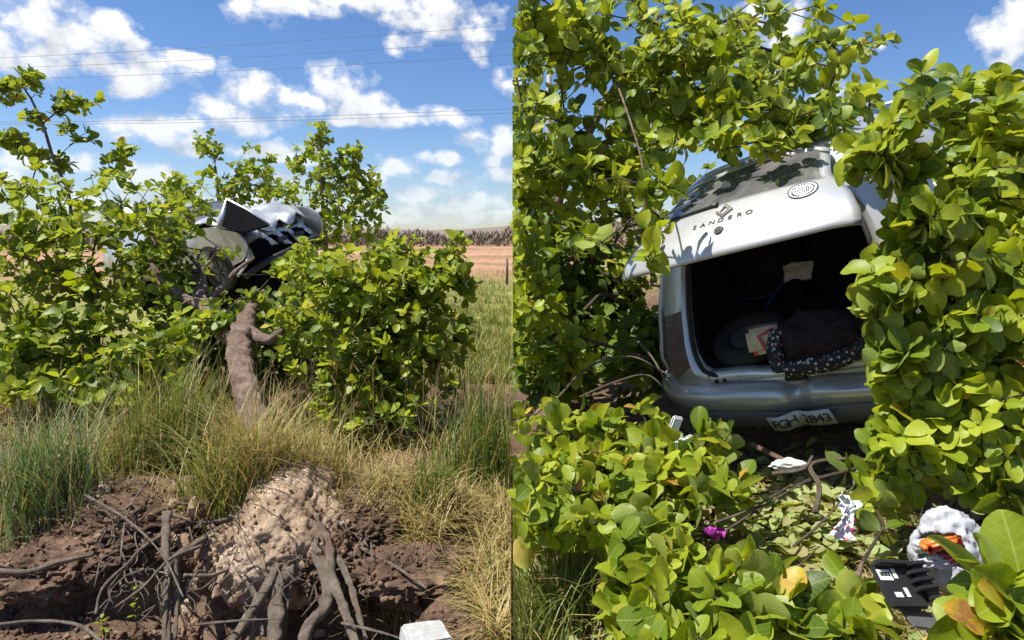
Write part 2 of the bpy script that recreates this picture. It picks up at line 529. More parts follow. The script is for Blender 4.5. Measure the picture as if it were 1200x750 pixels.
def mesh_np(name, verts, faces, material, smooth=True, uv=None, tint=None):
    """verts (n,3); faces list of index arrays, each (m,k)"""
    me = bpy.data.meshes.new(name)
    verts = np.asarray(verts, dtype=np.float32)
    faces = [np.asarray(f, dtype=np.int32) for f in faces if len(f)]
    used = np.unique(np.concatenate([f.ravel() for f in faces]))
    if len(used) < len(verts):
        remap = np.full(len(verts), -1, np.int32); remap[used] = np.arange(len(used))
        verts = verts[used]; faces = [remap[f] for f in faces]
        uv = None if uv is None else np.asarray(uv)[used]
        tint = None if tint is None else np.asarray(tint)[used]
    me.vertices.add(len(verts))
    me.vertices.foreach_set('co', verts.ravel())
    nl = sum(f.size for f in faces)
    nf = sum(len(f) for f in faces)
    me.loops.add(nl)
    me.polygons.add(nf)
    loops = np.concatenate([f.ravel() for f in faces])
    me.loops.foreach_set('vertex_index', loops)
    tot = np.concatenate([np.full(len(f), f.shape[1], dtype=np.int32) for f in faces])
    st = np.concatenate([[0], np.cumsum(tot)[:-1]]).astype(np.int32)
    me.polygons.foreach_set('loop_start', st)
    me.polygons.foreach_set('loop_total', tot)
    if smooth:
        me.polygons.foreach_set('use_smooth', np.ones(nf, dtype=bool))
    me.update(calc_edges=True)
    if uv is not None:
        l = me.uv_layers.new(name='UVMap')
        l.data.foreach_set('uv', np.asarray(uv, dtype=np.float32)[loops].ravel())
    if tint is not None:
        a = me.attributes.new('tint', 'FLOAT', 'POINT')
        a.data.foreach_set('value', np.asarray(tint, dtype=np.float32))
    if material:
        me.materials.append(MATS[material])
    return me


def obj(name, me, parent=None, loc=None):
    o = bpy.data.objects.new(name, me)
    link(o, parent)
    if loc is not None:
        o.location = loc
    return o


def from_bm(name, bm, material, parent=None, smooth=False):
    me = bpy.data.meshes.new(name)
    bmesh.ops.recalc_face_normals(bm, faces=bm.faces)
    bm.to_mesh(me)
    bm.free()
    if smooth:
        for p in me.polygons: p.use_smooth = True
    mats = material if isinstance(material, (list, tuple)) else [material]
    for m in mats: me.materials.append(MATS[m])
    return obj(name, me, parent)


def tube_arrays(pts, rad, sides=8, cap=True, lump=0.0, seed=0):
    """one swept tube along pts"""
    pts = [Vector(p) for p in pts]
    n = len(pts)
    V = []
    ref = Vector((0.13, .21, 1)).normalized()
    rr = random.Random(seed)
    for i, p in enumerate(pts):
        t = (pts[min(i + 1, n - 1)] - pts[max(i - 1, 0)]).normalized()
        a = t.cross(ref)
        if a.length < .05: a = t.cross(Vector((1, 0, 0)))
        a.normalize()
        b = t.cross(a)
        for k in range(sides):
            th = 2 * math.pi * k / sides
            q = p + (a * math.cos(th) + b * math.sin(th)) * rad[i] * (1 + lump * (rr.random() - .5))
            V.append(q)
    F = []
    for i in range(n - 1):
        for k in range(sides):
            F.append((i * sides + k, i * sides + (k + 1) % sides, (i + 1) * sides + (k + 1) % sides, (i + 1) * sides + k))
    caps = []
    if cap:
        caps = [tuple(range(sides - 1, -1, -1)), tuple(range((n - 1) * sides, n * sides))]
    return [tuple(v) for v in V], F, caps


def tube(name, pts, rad, material, parent=None, sides=8, lump=0.0, seed=0):
    if isinstance(rad, (int, float)): rad = [rad] * len(pts)
    V, F, caps = tube_arrays(pts, rad, sides, True, lump, seed)
    return obj(name, mesh_np(name, V, [F, caps], material), parent)


def spline(pts, per=5):
    """Catmull-Rom through control points"""
    p = [np.array(q, float) for q in pts]
    p = [2 * p[0] - p[1]] + p + [2 * p[-1] - p[-2]]
    out = []
    for i in range(1, len(p) - 2):
        for k in range(per):
            t = k / per
            out.append(.5 * ((2 * p[i]) + (-p[i - 1] + p[i + 1]) * t + (2 * p[i - 1] - 5 * p[i] + 4 * p[i + 1] - p[i + 2]) * t * t + (-p[i - 1] + 3 * p[i] - 3 * p[i + 1] + p[i + 2]) * t ** 3))
    out.append(p[-2])
    return out


def grid_faces(nu, nv):
    i = np.arange(nu * nv).reshape(nv, nu)
    return np.stack([i[:-1, :-1], i[:-1, 1:], i[1:, 1:], i[1:, :-1]], -1).reshape(-1, 4)


def box_bm(bm, size, loc=(0, 0, 0), rot=None, bevel=0.0):
    r = bmesh.ops.create_cube(bm, size=1)
    M = Matrix.Translation(loc) @ (rot.to_matrix().to_4x4() if rot else Matrix()) @ Matrix.Diagonal((*size, 1))
    bmesh.ops.transform(bm, matrix=M, verts=r['verts'])
    if bevel:
        es = {e for v in r['verts'] for e in v.link_edges}
        bmesh.ops.bevel(bm, geom=list(es), offset=bevel, segments=2, affect='EDGES')


def smooth01(a, b, x):
    t = np.clip((x - a) / (b - a), 0, 1)
    return t * t * (3 - 2 * t)
#PART2

# ------------------------------------------------------------------ terrain
CO = np.array([1.788, 3.479, .221])
cy, cp, cr = -.60, .485, -.29
CR = np.array((Matrix.Rotation(cy, 3, 'Z') @ Matrix.Rotation(cp, 3, 'X') @ Matrix.Rotation(cr, 3, 'Y')))
cn = CR @ np.array([0, 0, 1])


def wob(x, y):
    return (.030 * np.sin(x * 2.3 + 1.3 * np.sin(y * 1.7)) + .022 * np.sin(y * 3.9 + x * 1.1) + .014 * np.sin(x * 7.3 - y * 5.1)
            + .010 * np.sin(x * 13.1 + y * 11.7))


def G(x, y):
    x = np.asarray(x, float); y = np.asarray(y, float)
    z = wob(x, y)
    plane = CO[2] - (cn[0] * (x - CO[0]) + cn[1] * (y - CO[1])) / cn[2] - .02
    right = .14 + .12 * np.logaddexp(0, (np.clip(plane, -1.5, 1.9) - .14) / .12)
    right = np.minimum(right, 2.0) * (1 - smooth01(7.5, 16, y))
    right = np.where((y < 3.6), right, right) + .35 * smooth01(3.2, 5.2, y) * (1 - smooth01(1.0, 1.6, x)) * smooth01(.0, .3, x) * (1 - smooth01(7.5, 16, y)) * .0
    z = z + smooth01(0.0, .4, x) * right * (1 - smooth01(7, 12, x))
    win = smooth01(-.30, -.62, x) * smooth01(-3.6, -2.4, x)
    win2 = smooth01(-.20, -.42, x)
    edge = 3.28 + .10 * np.sin(x * 6.3) + .05 * np.sin(x * 17)
    z = z - win * .42 * smooth01(edge, edge - .38, y) * (1 - .35 * smooth01(-1.6, -2.0, x))
    z = z + win2 * .17 * np.exp(-((y - 3.52) / .30) ** 2) * smooth01(-4, -2.4, x)
    return z


def axis(lo, hi, fine_lo, fine_hi, step, grow=1.16):
    a = list(np.arange(fine_lo, fine_hi + 1e-6, step))
    s, v = step, a[0]
    left = []
    while v > lo:
        s *= grow; v -= s; left.append(v)
    s, v = step, a[-1]
    while v < hi:
        s *= grow; v += s; a.append(v)
    return np.array(left[::-1] + a)


gx = axis(-2500, 2500, -3.6, 3.4, .035)
gy = axis(-60, 4000, 1.6, 6.6, .035)
XX, YY = np.meshgrid(gx, gy)
ZZ = G(XX, YY)
nearm = ((np.abs(XX) < 4) & (YY < 7)).astype(float)
rough = np.array([mnoise.fractal(Vector((a * 7, b * 7, 3.1)), .9, 2.1, 4) if m else 0 for a, b, m in zip(XX.ravel(), YY.ravel(), nearm.ravel())]).reshape(XX.shape)
ZZ = ZZ + rough * .022
gme = mesh_np('ground', np.stack([XX, YY, ZZ], -1).reshape(-1, 3), [grid_faces(len(gx), len(gy))], 'ground')
ground = tag(obj('ground', gme), kind='structure')

# far scrub wood along the edge of the field
def far_wood():
    rng = np.random.default_rng(5)
    V, F, T = [], [], []
    n = 26000
    x = rng.uniform(-190, 120, n)
    y = rng.uniform(84, 100, n)
    hh = 2.2 + 1.0 * np.sin(x * .11) + .8 * np.sin(x * .37 + 1) + .5 * np.sin(x * .9)
    top = np.maximum(hh * rng.uniform(.55, 1.15, n) + .04 * (y - 84), .8)
    z0 = rng.uniform(0, .85, n) * top
    ln = rng.uniform(.35, 1.0, n)
    a = rng.normal(0, .45, n)
    b = rng.normal(0, .45, n)
    w = rng.uniform(.04, .16, n)
    base = np.stack([x, y, z0], -1)
    tip = base + np.stack([a * ln, b * ln, ln], -1)
    s = np.stack([w, w * rng.normal(0, 1, n), 0 * w], -1)
    V = np.stack([base - s, base + s, tip], 1).reshape(-1, 3)
    F = np.arange(n * 3).reshape(-1, 3)
    t = np.clip(rng.uniform(0, 1, n) ** 1.3 + .25 * np.sin(x * .08), 0, 1)
    me = mesh_np('far_scrub_wood', V, [F], 'dry_scrub', False, tint=np.repeat(t, 3))
    tag(obj('far_scrub_wood', me), 'far-off belt of brown leafless scrub wood beyond the field', 'woodland', kind='stuff')


far_wood()
# low ridge behind the wood
rx_ = np.linspace(-900, 900, 90)
rv = []
for j in range(5):
    yy_ = 260 + j * 60
    hz_ = [0, 6, 10, 6, -1][j]
    for x in rx_:
        rv.append((x, yy_, (hz_ * (.7 + .3 * math.sin(x * .011) + .15 * math.sin(x * .043)) if 0 < j < 4 else -1)))
tag(obj('hill', mesh_np('hill', rv, [grid_faces(90, 5)], 'dry_scrub', tint=np.full(len(rv), .35))), kind='structure')

# fence post in the field
pb = GP(594, 334, .0)
post = tube('fence_post', [(-.16, pb[1], -.1), (-.158, pb[1], .5), (-.156, pb[1] + .02, .85)], [.045, .04, .036], 'wood_post', None, 8, .15)
tag(post, 'short weathered wooden fence post standing in the field', 'post')

# power lines and the poles that carry them
wires = [((0, 67), (600, 36)), ((0, 79), (600, 54)), ((40, 91), (600, 71)), ((0, 142.5), (600, 134)), ((0, 145), (600, 139))]
WL = ['topmost thin power line crossing the cloudy sky', 'second power line down, of the upper three in the sky', 'third power line down, lowest of the upper three', 'upper wire of the close low pair of power lines', 'lower wire of the close low pair of power lines']
for k, ((x0, y0), (x1, y1)) in enumerate(wires):
    a, b = P(x0, y0, 30), P(x1, y1, 30)
    sl_ = (b[2] - a[2]) / (b[0] - a[0]); slY = (b[1] - a[1]) / (b[0] - a[0])
    pts = []
    for t in np.linspace(0, 1, 25):
        x = -40 + t * (40 + 1.75)
        pts.append((x, a[1] + slY * (x - a[0]), a[2] + sl_ * (x - a[0]) - .35 * math.sin(math.pi * t) + .3))
    w = tube('power_line', pts, .008 if k < 3 else .009, 'wire_metal', None, 5)
    tag(w, WL[k], 'power line', 'power lines across the sky')
for X, lab in ((1.75, 'concrete utility pole rising behind the overhanging leafy tree'), (-40, 'concrete utility pole standing beyond the leafy bush')):
    r_ = empty('utility_pole', (X, 31.2, 0))
    tag(r_, lab, 'pole')
    za = P(600, 36, 30)[2] + (X / 30) * .9
    tube('shaft', [(0, 0, -.3), (0, 0, za + .4)], [.17, .11], 'pole_concrete', r_, 10)
    for dz in (-.1, -.85, -1.5, -4.2):
        bm = bmesh.new()
        box_bm(bm, (.12, 2.2, .10), (0, -.6, za + dz))
        from_bm('crossarm', bm, 'pole_concrete', r_)

# ------------------------------------------------------------------ cars
M_RING = 48


def se(v, e):
    return math.copysign(abs(v) ** e, v)


def ring(y, hw, hwt, z0, z1, lean=0.0, wrap=0.0, e=.42, zl=.75, zs=.9):
    out = []
    zc, hz = (z0 + z1) / 2, (z1 - z0) / 2
    for k in range(M_RING):
        th = 2 * math.pi * k / M_RING
        c, s = se(math.cos(th), e), se(math.sin(th), e)
        z = zc + hz * s
        f = min(1, max(0, (z - zs) / max(.05, z1 - zs)))
        w = hw + (hwt - hw) * f
        if z < .55: w *= 1 - .06 * min(1, (.55 - z) / .3)
        out.append((w * c, y + lean * max(0, z - zl) + wrap * abs(c) ** 3, z))
    return out


def loft(rings):
    V = [v for r in rings for v in r]
    F = []
    for i in range(len(rings) - 1):
        for k in range(M_RING):
            k2 = (k + 1) % M_RING
            F.append((i * M_RING + k, i * M_RING + k2, (i + 1) * M_RING + k2, (i + 1) * M_RING + k))
    return V, F


def body_shell(root, front):
    """painted shell with separate window panes; front=True closes the crushed nose at the scuttle"""
    R0 = ring(.20, .83, .60, .42, 1.62, .70, .12)
    rings = [R0, ring(.50, .845, .60, .36, 1.62, .60, .05), ring(.95, .85, .62, .30, 1.50, .30), ring(1.35, .855, .62, .26, 1.44, .08), ring(1.9, .86, .62, .24, 1.38), ring(2.15, .86, .62, .24, 1.34),
             ring(2.75, .86, .70, .24, 1.12 if front else 1.16), ring(3.05, .85, .78, .26, .98)]
    if not front:
        rings += [ring(3.6, .83, .74, .28, .90), ring(3.88, .74, .62, .34, .78, 0, -.10)]
    V, F = loft(rings)
    Va = np.array(V)
    paint, glass = [], []
    for f in F:
        c = Va[list(f)].mean(0)
        ringi = f[0] // M_RING
        top = rings[ringi][M_RING // 4][2]
        if 1.04 < c[2] < min(1.46, top - .06) and abs(c[0]) > .5 and .5 < c[1] < 2.7 and ringi in (1, 2, 4, 5):
            glass.append(f)
        elif ringi == 5 and c[2] > 1.08:
            glass.append(f)
        else:
            paint.append(f)
    cap = [tuple(range((len(rings) - 1) * M_RING, len(rings) * M_RING))]
    me = mesh_np('body', V, [paint, cap], 'silver_paint')
    b = obj('body', me, root)
    sm = b.modifiers.new('s', 'SOLIDIFY'); sm.thickness = .025; sm.offset = -1
    for nm, sel in (('windscreen', lambda f: f[0] // M_RING == 5 and abs(Va[list(f)].mean(0)[0]) < .64), ('side_window', lambda f: Va[f[0]][0] > 0), ('side_window', lambda f: True)):
        fs = [f for f in glass if sel(f)]
        for lo, hi in (((0, 3), (3, 9)) if nm == 'side_window' else ((0, 9),)):
            g = [f for f in fs if lo <= f[0] // M_RING < hi]
            if g: obj(nm, mesh_np(nm, V, [g], 'tinted_glass'), root)
        glass = [f for f in glass if f not in fs]
    return R0


def wheel(root, loc):
    bm = bmesh.new()
    prof = [(.19, -.09), (.28, -.10), (.305, -.075), (.312, 0), (.305, .075), (.28, .10), (.19, .09)]
    n = 36
    vs_ = [[bm.verts.new((x, r * math.cos(2 * math.pi * k / n), r * math.sin(2 * math.pi * k / n))) for (r, x) in prof] for k in range(n)]
    for k in range(n):
        for j in range(len(prof)):
            bm.faces.new((vs_[k][j], vs_[(k + 1) % n][j], vs_[(k + 1) % n][(j + 1) % len(prof)], vs_[k][(j + 1) % len(prof)]))
    w = from_bm('wheel', bm, 'tyre_rubber', root, True)
    w.location = loc
    sgn = 1 if loc[0] > 0 else -1
    bm = bmesh.new()
    bmesh.ops.create_cone(bm, cap_ends=True, segments=32, radius1=.20, radius2=.19, depth=.04, matrix=Matrix.Translation((sgn * .05, 0, 0)) @ Matrix.Rotation(R(90), 4, 'Y'))
    for k in range(7):
        a = 2 * math.pi * k / 7
        box_bm(bm, (.03, .035, .15), (sgn * .075, .10 * math.sin(a), .10 * math.cos(a)), Euler((-a, 0, 0)), .004)
    bmesh.ops.create_cone(bm, cap_ends=True, segments=20, radius1=.045, radius2=.035, depth=.05, matrix=Matrix.Translation((sgn * .08, 0, 0)) @ Matrix.Rotation(R(90), 4, 'Y'))
    from_bm('hubcap', bm, 'grey_plastic', w)
    return w


def text_mesh(s, size, extrude):
    cu = bpy.data.curves.new('t', 'FONT')
    cu.body = s
    cu.size = size
    cu.extrude = extrude
    cu.align_x = 'CENTER'
    cu.align_y = 'CENTER'
    o = bpy.data.objects.new('t', cu)
    COL.objects.link(o)
    dg = bpy.context.evaluated_depsgraph_get()
    me = bpy.data.meshes.new_from_object(o.evaluated_get(dg))
    bpy.data.objects.remove(o)
    bpy.data.curves.remove(cu)
    return me


def stamp(bm, me, M):
    """add a mesh to a bmesh under a transform"""
    b2 = bmesh.new(); b2.from_mesh(me)
    bmesh.ops.transform(b2, matrix=M, verts=b2.verts)
    t = bpy.data.meshes.new('tmp'); b2.to_mesh(t); b2.free()
    bm.from_mesh(t)
    bpy.data.meshes.remove(t)


# ---- the car seen from behind, boot open
car = empty('hatchback_car', CO)
car.rotation_euler = Matrix(CR.tolist()).to_euler()
tag(car, 'silver hatchback nosed up the bank with its boot wide open', 'car')
CM = Matrix.Translation(CO) @ Matrix(CR.tolist()).to_4x4()
CMI = CM.inverted()


def car_pt(px, py, zl=None, yl=None):
    """local point of the car seen at a pixel, on a local height or a local depth plane"""
    o = CMI @ Vector(CAM)
    d = CMI.to_3x3() @ Vector(P(px, py, 1) - CAM)
    k = (zl - o.z) / d.z if zl is not None else (yl - o.y) / d.y
    return o + d * k


R0 = body_shell(car, False)
for w in ((-.76, .70, .29), (.76, .70, .29), (-.76, 3.2, .29), (.76, 3.2, .29)):
    wheel(car, w)


def opening(grow=0.0, dy=0.0):
    out = []
    for k in range(M_RING):
        th = 2 * math.pi * k / M_RING
        c, s = se(math.cos(th), .46), se(math.sin(th), .46)
        z = 1.06 + (.40 + grow) * s
        w = (.545 + grow) * (1 - .10 * max(0, (z - 1.0)) / .4)
        out.append((w * c, .13 + .74 * max(0, z - .75) + dy, z))
    return out


o1, o2 = opening(), opening(.035, -.012)
midr = [tuple((np.array(a) * .42 + np.array(b) * .58)) for a, b in zip(o2, R0)]
midr = [(x, y - .035 - .05 * abs(math.cos(2 * math.pi * k / M_RING)), z) for k, (x, y, z) in enumerate(midr)]
V, F = loft([R0, midr, o2])
keep = []
hole = []
for f in F:
    k = f[0] % M_RING
    th = 360 * k / M_RING
    c = np.array([V[i] for i in f]).mean(0)
    if .70 < c[2] < 1.02 and abs(c[0]) > .63:
        hole.append(f)
    else:
        keep.append(f)
rp = obj('rear_panel', mesh_np('rear_panel', V, [keep], 'silver_paint'), car)
# flange round the opening
V, F = loft([o2, o1, opening(-.012, .05)])
obj('boot_flange', mesh_np('boot_flange', V, [F], 'silver_paint'), car)
sealp = opening(-.012, -.004)
tube('boot_seal', sealp + [sealp[0]], .014, 'rubber', car, 8)
# empty lamp pockets
V, F = loft([R0, midr, o2])
Va = np.array(V)
for sgn in (-1, 1):
    hf = [f for f in hole if math.copysign(1, Va[f[0]][0]) == sgn]
    bm = bmesh.new()
    vm = {}
    for f in hf:
        q = []
        for i in f:
            if i not in vm: vm[i] = bm.verts.new(Va[i])
            q.append(vm[i])
        try: bm.faces.new(q)
        except ValueError: pass
    bmesh.ops.inset_region(bm, faces=bm.faces[:], thickness=.018, depth=0)
    inner = [f for f in bm.faces if all(len(v.link_faces) >= 3 and not any(e.is_boundary for e in v.link_edges) for v in f.verts)]
    for v in {v for f in inner for v in f.verts}:
        v.co.y += .055; v.co.x -= sgn * .02
    for f in bm.faces: f.material_index = 0
    for f in inner: f.material_index = 1  # inner faces coloured black to paint in the dark of the cavity
    pk = from_bm('lamp_pocket', bm, ['housing_brown', 'black_plastic'], car)
    for (dz, rr) in ((.10, .030), (-.02, .042)):
        bm = bmesh.new()
        M = Matrix.Translation((sgn * .70, .335 + dz * .3, .90 + dz)) @ Matrix.Rotation(R(60) * 1, 4, 'X') @ Matrix.Rotation(sgn * R(25), 4, 'Y')
        bmesh.ops.create_cone(bm, cap_ends=True, segments=18, radius1=rr, radius2=rr * .8, depth=.03, matrix=M)
        from_bm('lamp_socket', bm, 'black_plastic', pk)
    tube('lamp_bracket', [(sgn * .66, .28, .74), (sgn * .70, .31, .80), (sgn * .735, .36, .84), (sgn * .74, .37, .90)], .011, 'bright_trim', pk, 6)
    # cracked lower lamp shell left on the corner
    V2 = []
    for j, zz in enumerate((.615, .64, .665, .70)):
        for i, xx in enumerate(np.linspace(.56, .83, 9)):
            V2.append((sgn * xx, .055 + .30 * (xx / .86) ** 4 + .015 * j - .025 * math.sin(math.pi * j / 3), zz + .012 * math.sin(xx * 30)))
    ob = obj('lamp_shell', mesh_np('lamp_shell', V2, [grid_faces(9, 4)], 'housing_rose'), pk)
    sm = ob.modifiers.new('s', 'SOLIDIFY'); sm.thickness = .008

# boot lining, seat backs
lin = [opening(-.013, .05), opening(-.015, .12), opening(.06, .30), opening(.06, .62), opening(.0, .80)]
V, F = loft(lin)
obj('boot_lining', mesh_np('boot_lining', V, [F], 'black_lining'), car)
bm = bmesh.new()
for sx_ in (-.27, .27):
    box_bm(bm, (.50, .14, .66), (sx_, 1.02, .98), Euler((R(-14), 0, 0)), .05)
    box_bm(bm, (.24, .10, .16), (sx_, 1.10, 1.40), Euler((R(-14), 0, 0)), .04)
box_bm(bm, (1.30, .04, .95), (0, 1.16, .95), Euler((R(-14), 0, 0)), .01)  # panel added to block light leaking between the seat backs
from_bm('rear_seat_and_light_block', bm, 'black_lining', car, True)

# bumper with a dent
BXS = np.linspace(-.86, .86, 65)


def bump_y(x):
    return .015 + .20 * (abs(x) / .86) ** 5


def bumper_mesh(prof, xs):
    V = []
    for (dy, z) in prof:
        for x in xs:
            g = math.exp(-((x - .02) / .055) ** 2)
            g2 = math.exp(-((x - .02) / .16) ** 2)
            y = bump_y(x) + dy + .05 * g
            zz = z - .03 * g - .025 * g2 + .006 * math.sin(x * 9) - (.02 * smooth01(.05, .3, x) if z > .6 else 0)
            V.append((x, y, zz))
    return V, grid_faces(len(xs), len(prof))


V, F = bumper_mesh([(.16, .655), (.10, .652), (.035, .640), (.008, .622), (0, .600), (.004, .560), (.018, .530), (.024, .505)], BXS)
ob = obj('bumper', mesh_np('bumper', V, [F], 'silver_paint'), car)
sm = ob.modifiers.new('s', 'SOLIDIFY'); sm.thickness = .006
V, F = bumper_mesh([(.024, .503), (.012, .49), (.010, .46), (.02, .42), (.045, .37), (.10, .33), (.20, .31)], BXS)
ob = obj('lower_bumper', mesh_np('lower_bumper', V, [F], 'grey_plastic'), car)
sm = ob.modifiers.new('s', 'SOLIDIFY'); sm.thickness = .006
# bright loading sill with screw holes
V = []
xs = np.linspace(-.47, .50, 40)
for (dy, z) in ((.055, .668), (.052, .700), (.070, .722), (.12, .726)):
    for x in xs:
        V.append((x, .055 + dy - .0, z - .030 * math.exp(-((x + .03) / .14) ** 2) * (z > .69)))
sill = obj('loading_sill', mesh_np('loading_sill', V, [grid_faces(40, 4)], 'bright_trim'), car)
sm = sill.modifiers.new('s', 'SOLIDIFY'); sm.thickness = .004
for x in (-.42, -.37, .45):
    bm = bmesh.new()
    bmesh.ops.create_cone(bm, cap_ends=True, segments=12, radius1=.012, radius2=.012, depth=.012, matrix=Matrix.Translation((x, .104, .686)) @ Matrix.Rotation(R(90), 4, 'X'))
    from_bm('bolt', bm, 'ink', sill)
bm = bmesh.new()
box_bm(bm, (.12, .05, .03), (.03, .115, .652), None, .006)
from_bm('latch', bm, 'black_plastic', car)

# number plate, bent at the dent
pl = bpy.data.objects.new('number_plate', None)
link(pl, car)
pl.location = (.02, -.034, .472)
pl.rotation_euler = (R(8), R(-5), 0)
pl.scale = (.86, 1, .84)
xs = np.linspace(-.20, .20, 21)


def plate_y(x):
    return .030 * math.exp(-((x + .01) / .05) ** 2) - .012 * math.exp(-((x + .13) / .06) ** 2)


V = [(x, plate_y(x), z - .012 * math.exp(-((x + .01) / .05) ** 2)) for z in (-.066, 0, .066) for x in xs]
pf = obj('plate_face', mesh_np('plate_face', V, [grid_faces(21, 3)], 'plate_face'), pl)
sm = pf.modifiers.new('s', 'SOLIDIFY'); sm.thickness = .003; sm.offset = 0
bm = bmesh.new()
chars = 'FGH 2843'
xc = [-.158, -.107, -.054, 0, .030, .078, .122, .166]
for ch, x in zip(chars, xc):
    if ch == ' ':
        box_bm(bm, (.010, .003, .010), (-.012, plate_y(-.012) - .003, -.012)); continue
    me = text_mesh(ch, .102, .001)
    a = math.atan2(plate_y(x + .01) - plate_y(x - .01), .02)
    stamp(bm, me, Matrix.Translation((x, plate_y(x) - .0085, -.012 * math.exp(-((x + .01) / .05) ** 2))) @ Matrix.Rotation(a, 4, 'Z') @ Matrix.Rotation(R(90), 4, 'X'))
from_bm('plate_characters', bm, 'ink', pl)

# tailgate, swung up
PHI = .125
HY, HZ, LT = .735, 1.655, .82
TB = Vector((0, -math.cos(PHI), -math.sin(PHI)))
TN = Vector((0, -math.sin(PHI), math.cos(PHI)))


def tg_hw(v):
    return float(np.interp(v, [0, .05, .40, .47, .62, .76, .83], [.41, .42, .47, .505, .575, .615, .615]))


def tg_pt(u, v, off=0.0):
    """u -1..1 across, v metres from the hinge"""
    hw = tg_hw(v)
    vv = v - .030 * abs(u) ** 3 * (v / LT) - .045 * u * u * (v / LT)
    bulge = .045 * (1 - u * u) - .10 * max(0, abs(u) - .80) ** 1.5 * 2
    z = bulge + .030 * math.sin(math.pi * min(1, v / LT)) - (.055 * ((v - .66) / .17) ** 2 if v > .66 else 0)
    return Vector((hw * u, HY, HZ)) + TB * vv + TN * (z + off)


tail = bpy.data.objects.new('tailgate', None)
link(tail, car)
us = np.linspace(-1, 1, 41)
vv_ = np.concatenate([[0, .03], np.linspace(.05, .455, 12), np.linspace(.475, LT, 16)])
V = [tuple(tg_pt(u, v)) for v in vv_ for u in us]
F = grid_faces(41, len(vv_))[:, ::-1]
pan, gls = [], []
for f in F:
    j, i = min(f) // 41, min(f) % 41
    uc, vc = (us[i] + us[i + 1]) / 2, (vv_[j] + vv_[j + 1]) / 2
    (gls if (.05 < vc < .455 and abs(uc) < .90) else pan).append(f)
ob = obj('tailgate_skin', mesh_np('tailgate_skin', V, [pan], 'silver_paint'), tail)
ob.data.materials.append(MATS['black_plastic'])
sm = ob.modifiers.new('s', 'SOLIDIFY'); sm.thickness = .012; sm.offset = -1; sm.material_offset = 1
V = [tuple(tg_pt(u * .905, v, -.004)) for v in np.linspace(.046, .462, 12) for u in us]
obj('rear_window', mesh_np('rear_window', V, [grid_faces(41, 12)[:, ::-1]], 'tinted_glass'), tail)
# inner trim shell
V = []
for off, sc in ((-.014, .985), (-.042, .97), (-.055, .93)):
    for v, u in [(x, -1) for x in np.linspace(.02, LT - .02, 14)] + [(LT - .02, x) for x in np.linspace(-1, 1, 22)[1:-1]] + [(x, 1) for x in np.linspace(LT - .02, .02, 14)]:
        V.append(tuple(tg_pt(u * sc, min(v, LT - .02 - (1 - sc) * .5), off)))
nn_ = len(V) // 3
F = grid_faces(nn_, 3)
obj('tailgate_edge', mesh_np('tailgate_edge', V, [F, [tuple(range(2 * nn_, 3 * nn_))]], 'grey_plastic', False), tail)
wl = [tuple(tg_pt(u, .462 + .004 * math.cos(u * 3), .010)) for u in np.linspace(-.90, -.10, 14)]
tube('wiper', wl, [.009] * 13 + [.016], 'black_plastic', tail, 6)
tube('gas_strut', [(-.50, .62, 1.33), tuple(tg_pt(-.80, .50, -.10))], .010, 'black_plastic', tail, 8)


def tg_frame(x, v, off=.002):
    u = x / tg_hw(v)
    p = tg_pt(u, v, off)
    du = (tg_pt(u + .02, v) - tg_pt(u - .02, v)).normalized()
    dv = (tg_pt(u, v - .01) - tg_pt(u, v + .01)).normalized()
    n = du.cross(dv).normalized()
    dv = n.cross(du)
    return Matrix(((du.x, dv.x, n.x, p.x), (du.y, dv.y, n.y, p.y), (du.z, dv.z, n.z, p.z), (0, 0, 0, 1)))


bm = bmesh.new()
for ch, x in zip('SANDERO', np.linspace(-.150, .140, 7)):
    me = text_mesh(ch, .044, .002)
    stamp(bm, me, tg_frame(x, .612) @ Matrix.Diagonal((1.05, 1, 1, 1)))
from_bm('lettering', bm, 'dark_badge', tail)
# diamond badge
bm = bmesh.new()
M = tg_frame(.0, .540, .004)


def diamond(bm, w, h, z0, z1):
    q = [(w, 0), (0, h), (-w, 0), (0, -h)]
    return [bm.verts.new(M @ Vector((x, y, z0))) for x, y in q], [bm.verts.new(M @ Vector((x, y, z1))) for x, y in q]


for (w0, w1) in ((.052, .028),):
    oa, ob_ = diamond(bm, w0 * .9, .054, 0, .006)
    ia, ib = diamond(bm, w1 * .8, .034, 0, .006)
    ra = [bm.verts.new(M @ Vector((x, y, .013))) for x, y in ((.036, 0), (0, .047), (-.036, 0), (0, -.047))]
    for k in range(4):
        k2 = (k + 1) % 4
        bm.faces.new((oa[k], oa[k2], ob_[k2], ob_[k]))
        bm.faces.new((ob_[k], ob_[k2], ra[k2], ra[k]))
        bm.faces.new((ra[k], ra[k2], ib[k2], ib[k]))
        bm.faces.new((ib[k], ib[k2], ia[k2], ia[k]))
from_bm('emblem', bm, 'badge_metal', tail)
bm = bmesh.new()
M2 = tg_frame(.0, .692, .004)
bmesh.ops.create_cone(bm, cap_ends=True, segments=24, radius1=.026, radius2=.022, depth=.010, matrix=M2)
lock = from_bm('lock', bm, 'dark_badge', tail)
bm = bmesh.new()
bmesh.ops.create_cone(bm, cap_ends=True, segments=20, radius1=.012, radius2=.012, depth=.004, matrix=M2 @ Matrix.Translation((0, 0, .007)))
from_bm('keyhole', bm, 'chrome', lock)
# round sticker beside the window corner
MS = tg_frame(.375, .540, .0025) @ Matrix.Diagonal((.9, .9, 1, 1))
bm = bmesh.new()
bmesh.ops.create_circle(bm, cap_ends=True, segments=40, radius=.070, matrix=MS)
stk = from_bm('sticker', bm, 'sticker_white', tail)
bm = bmesh.new()


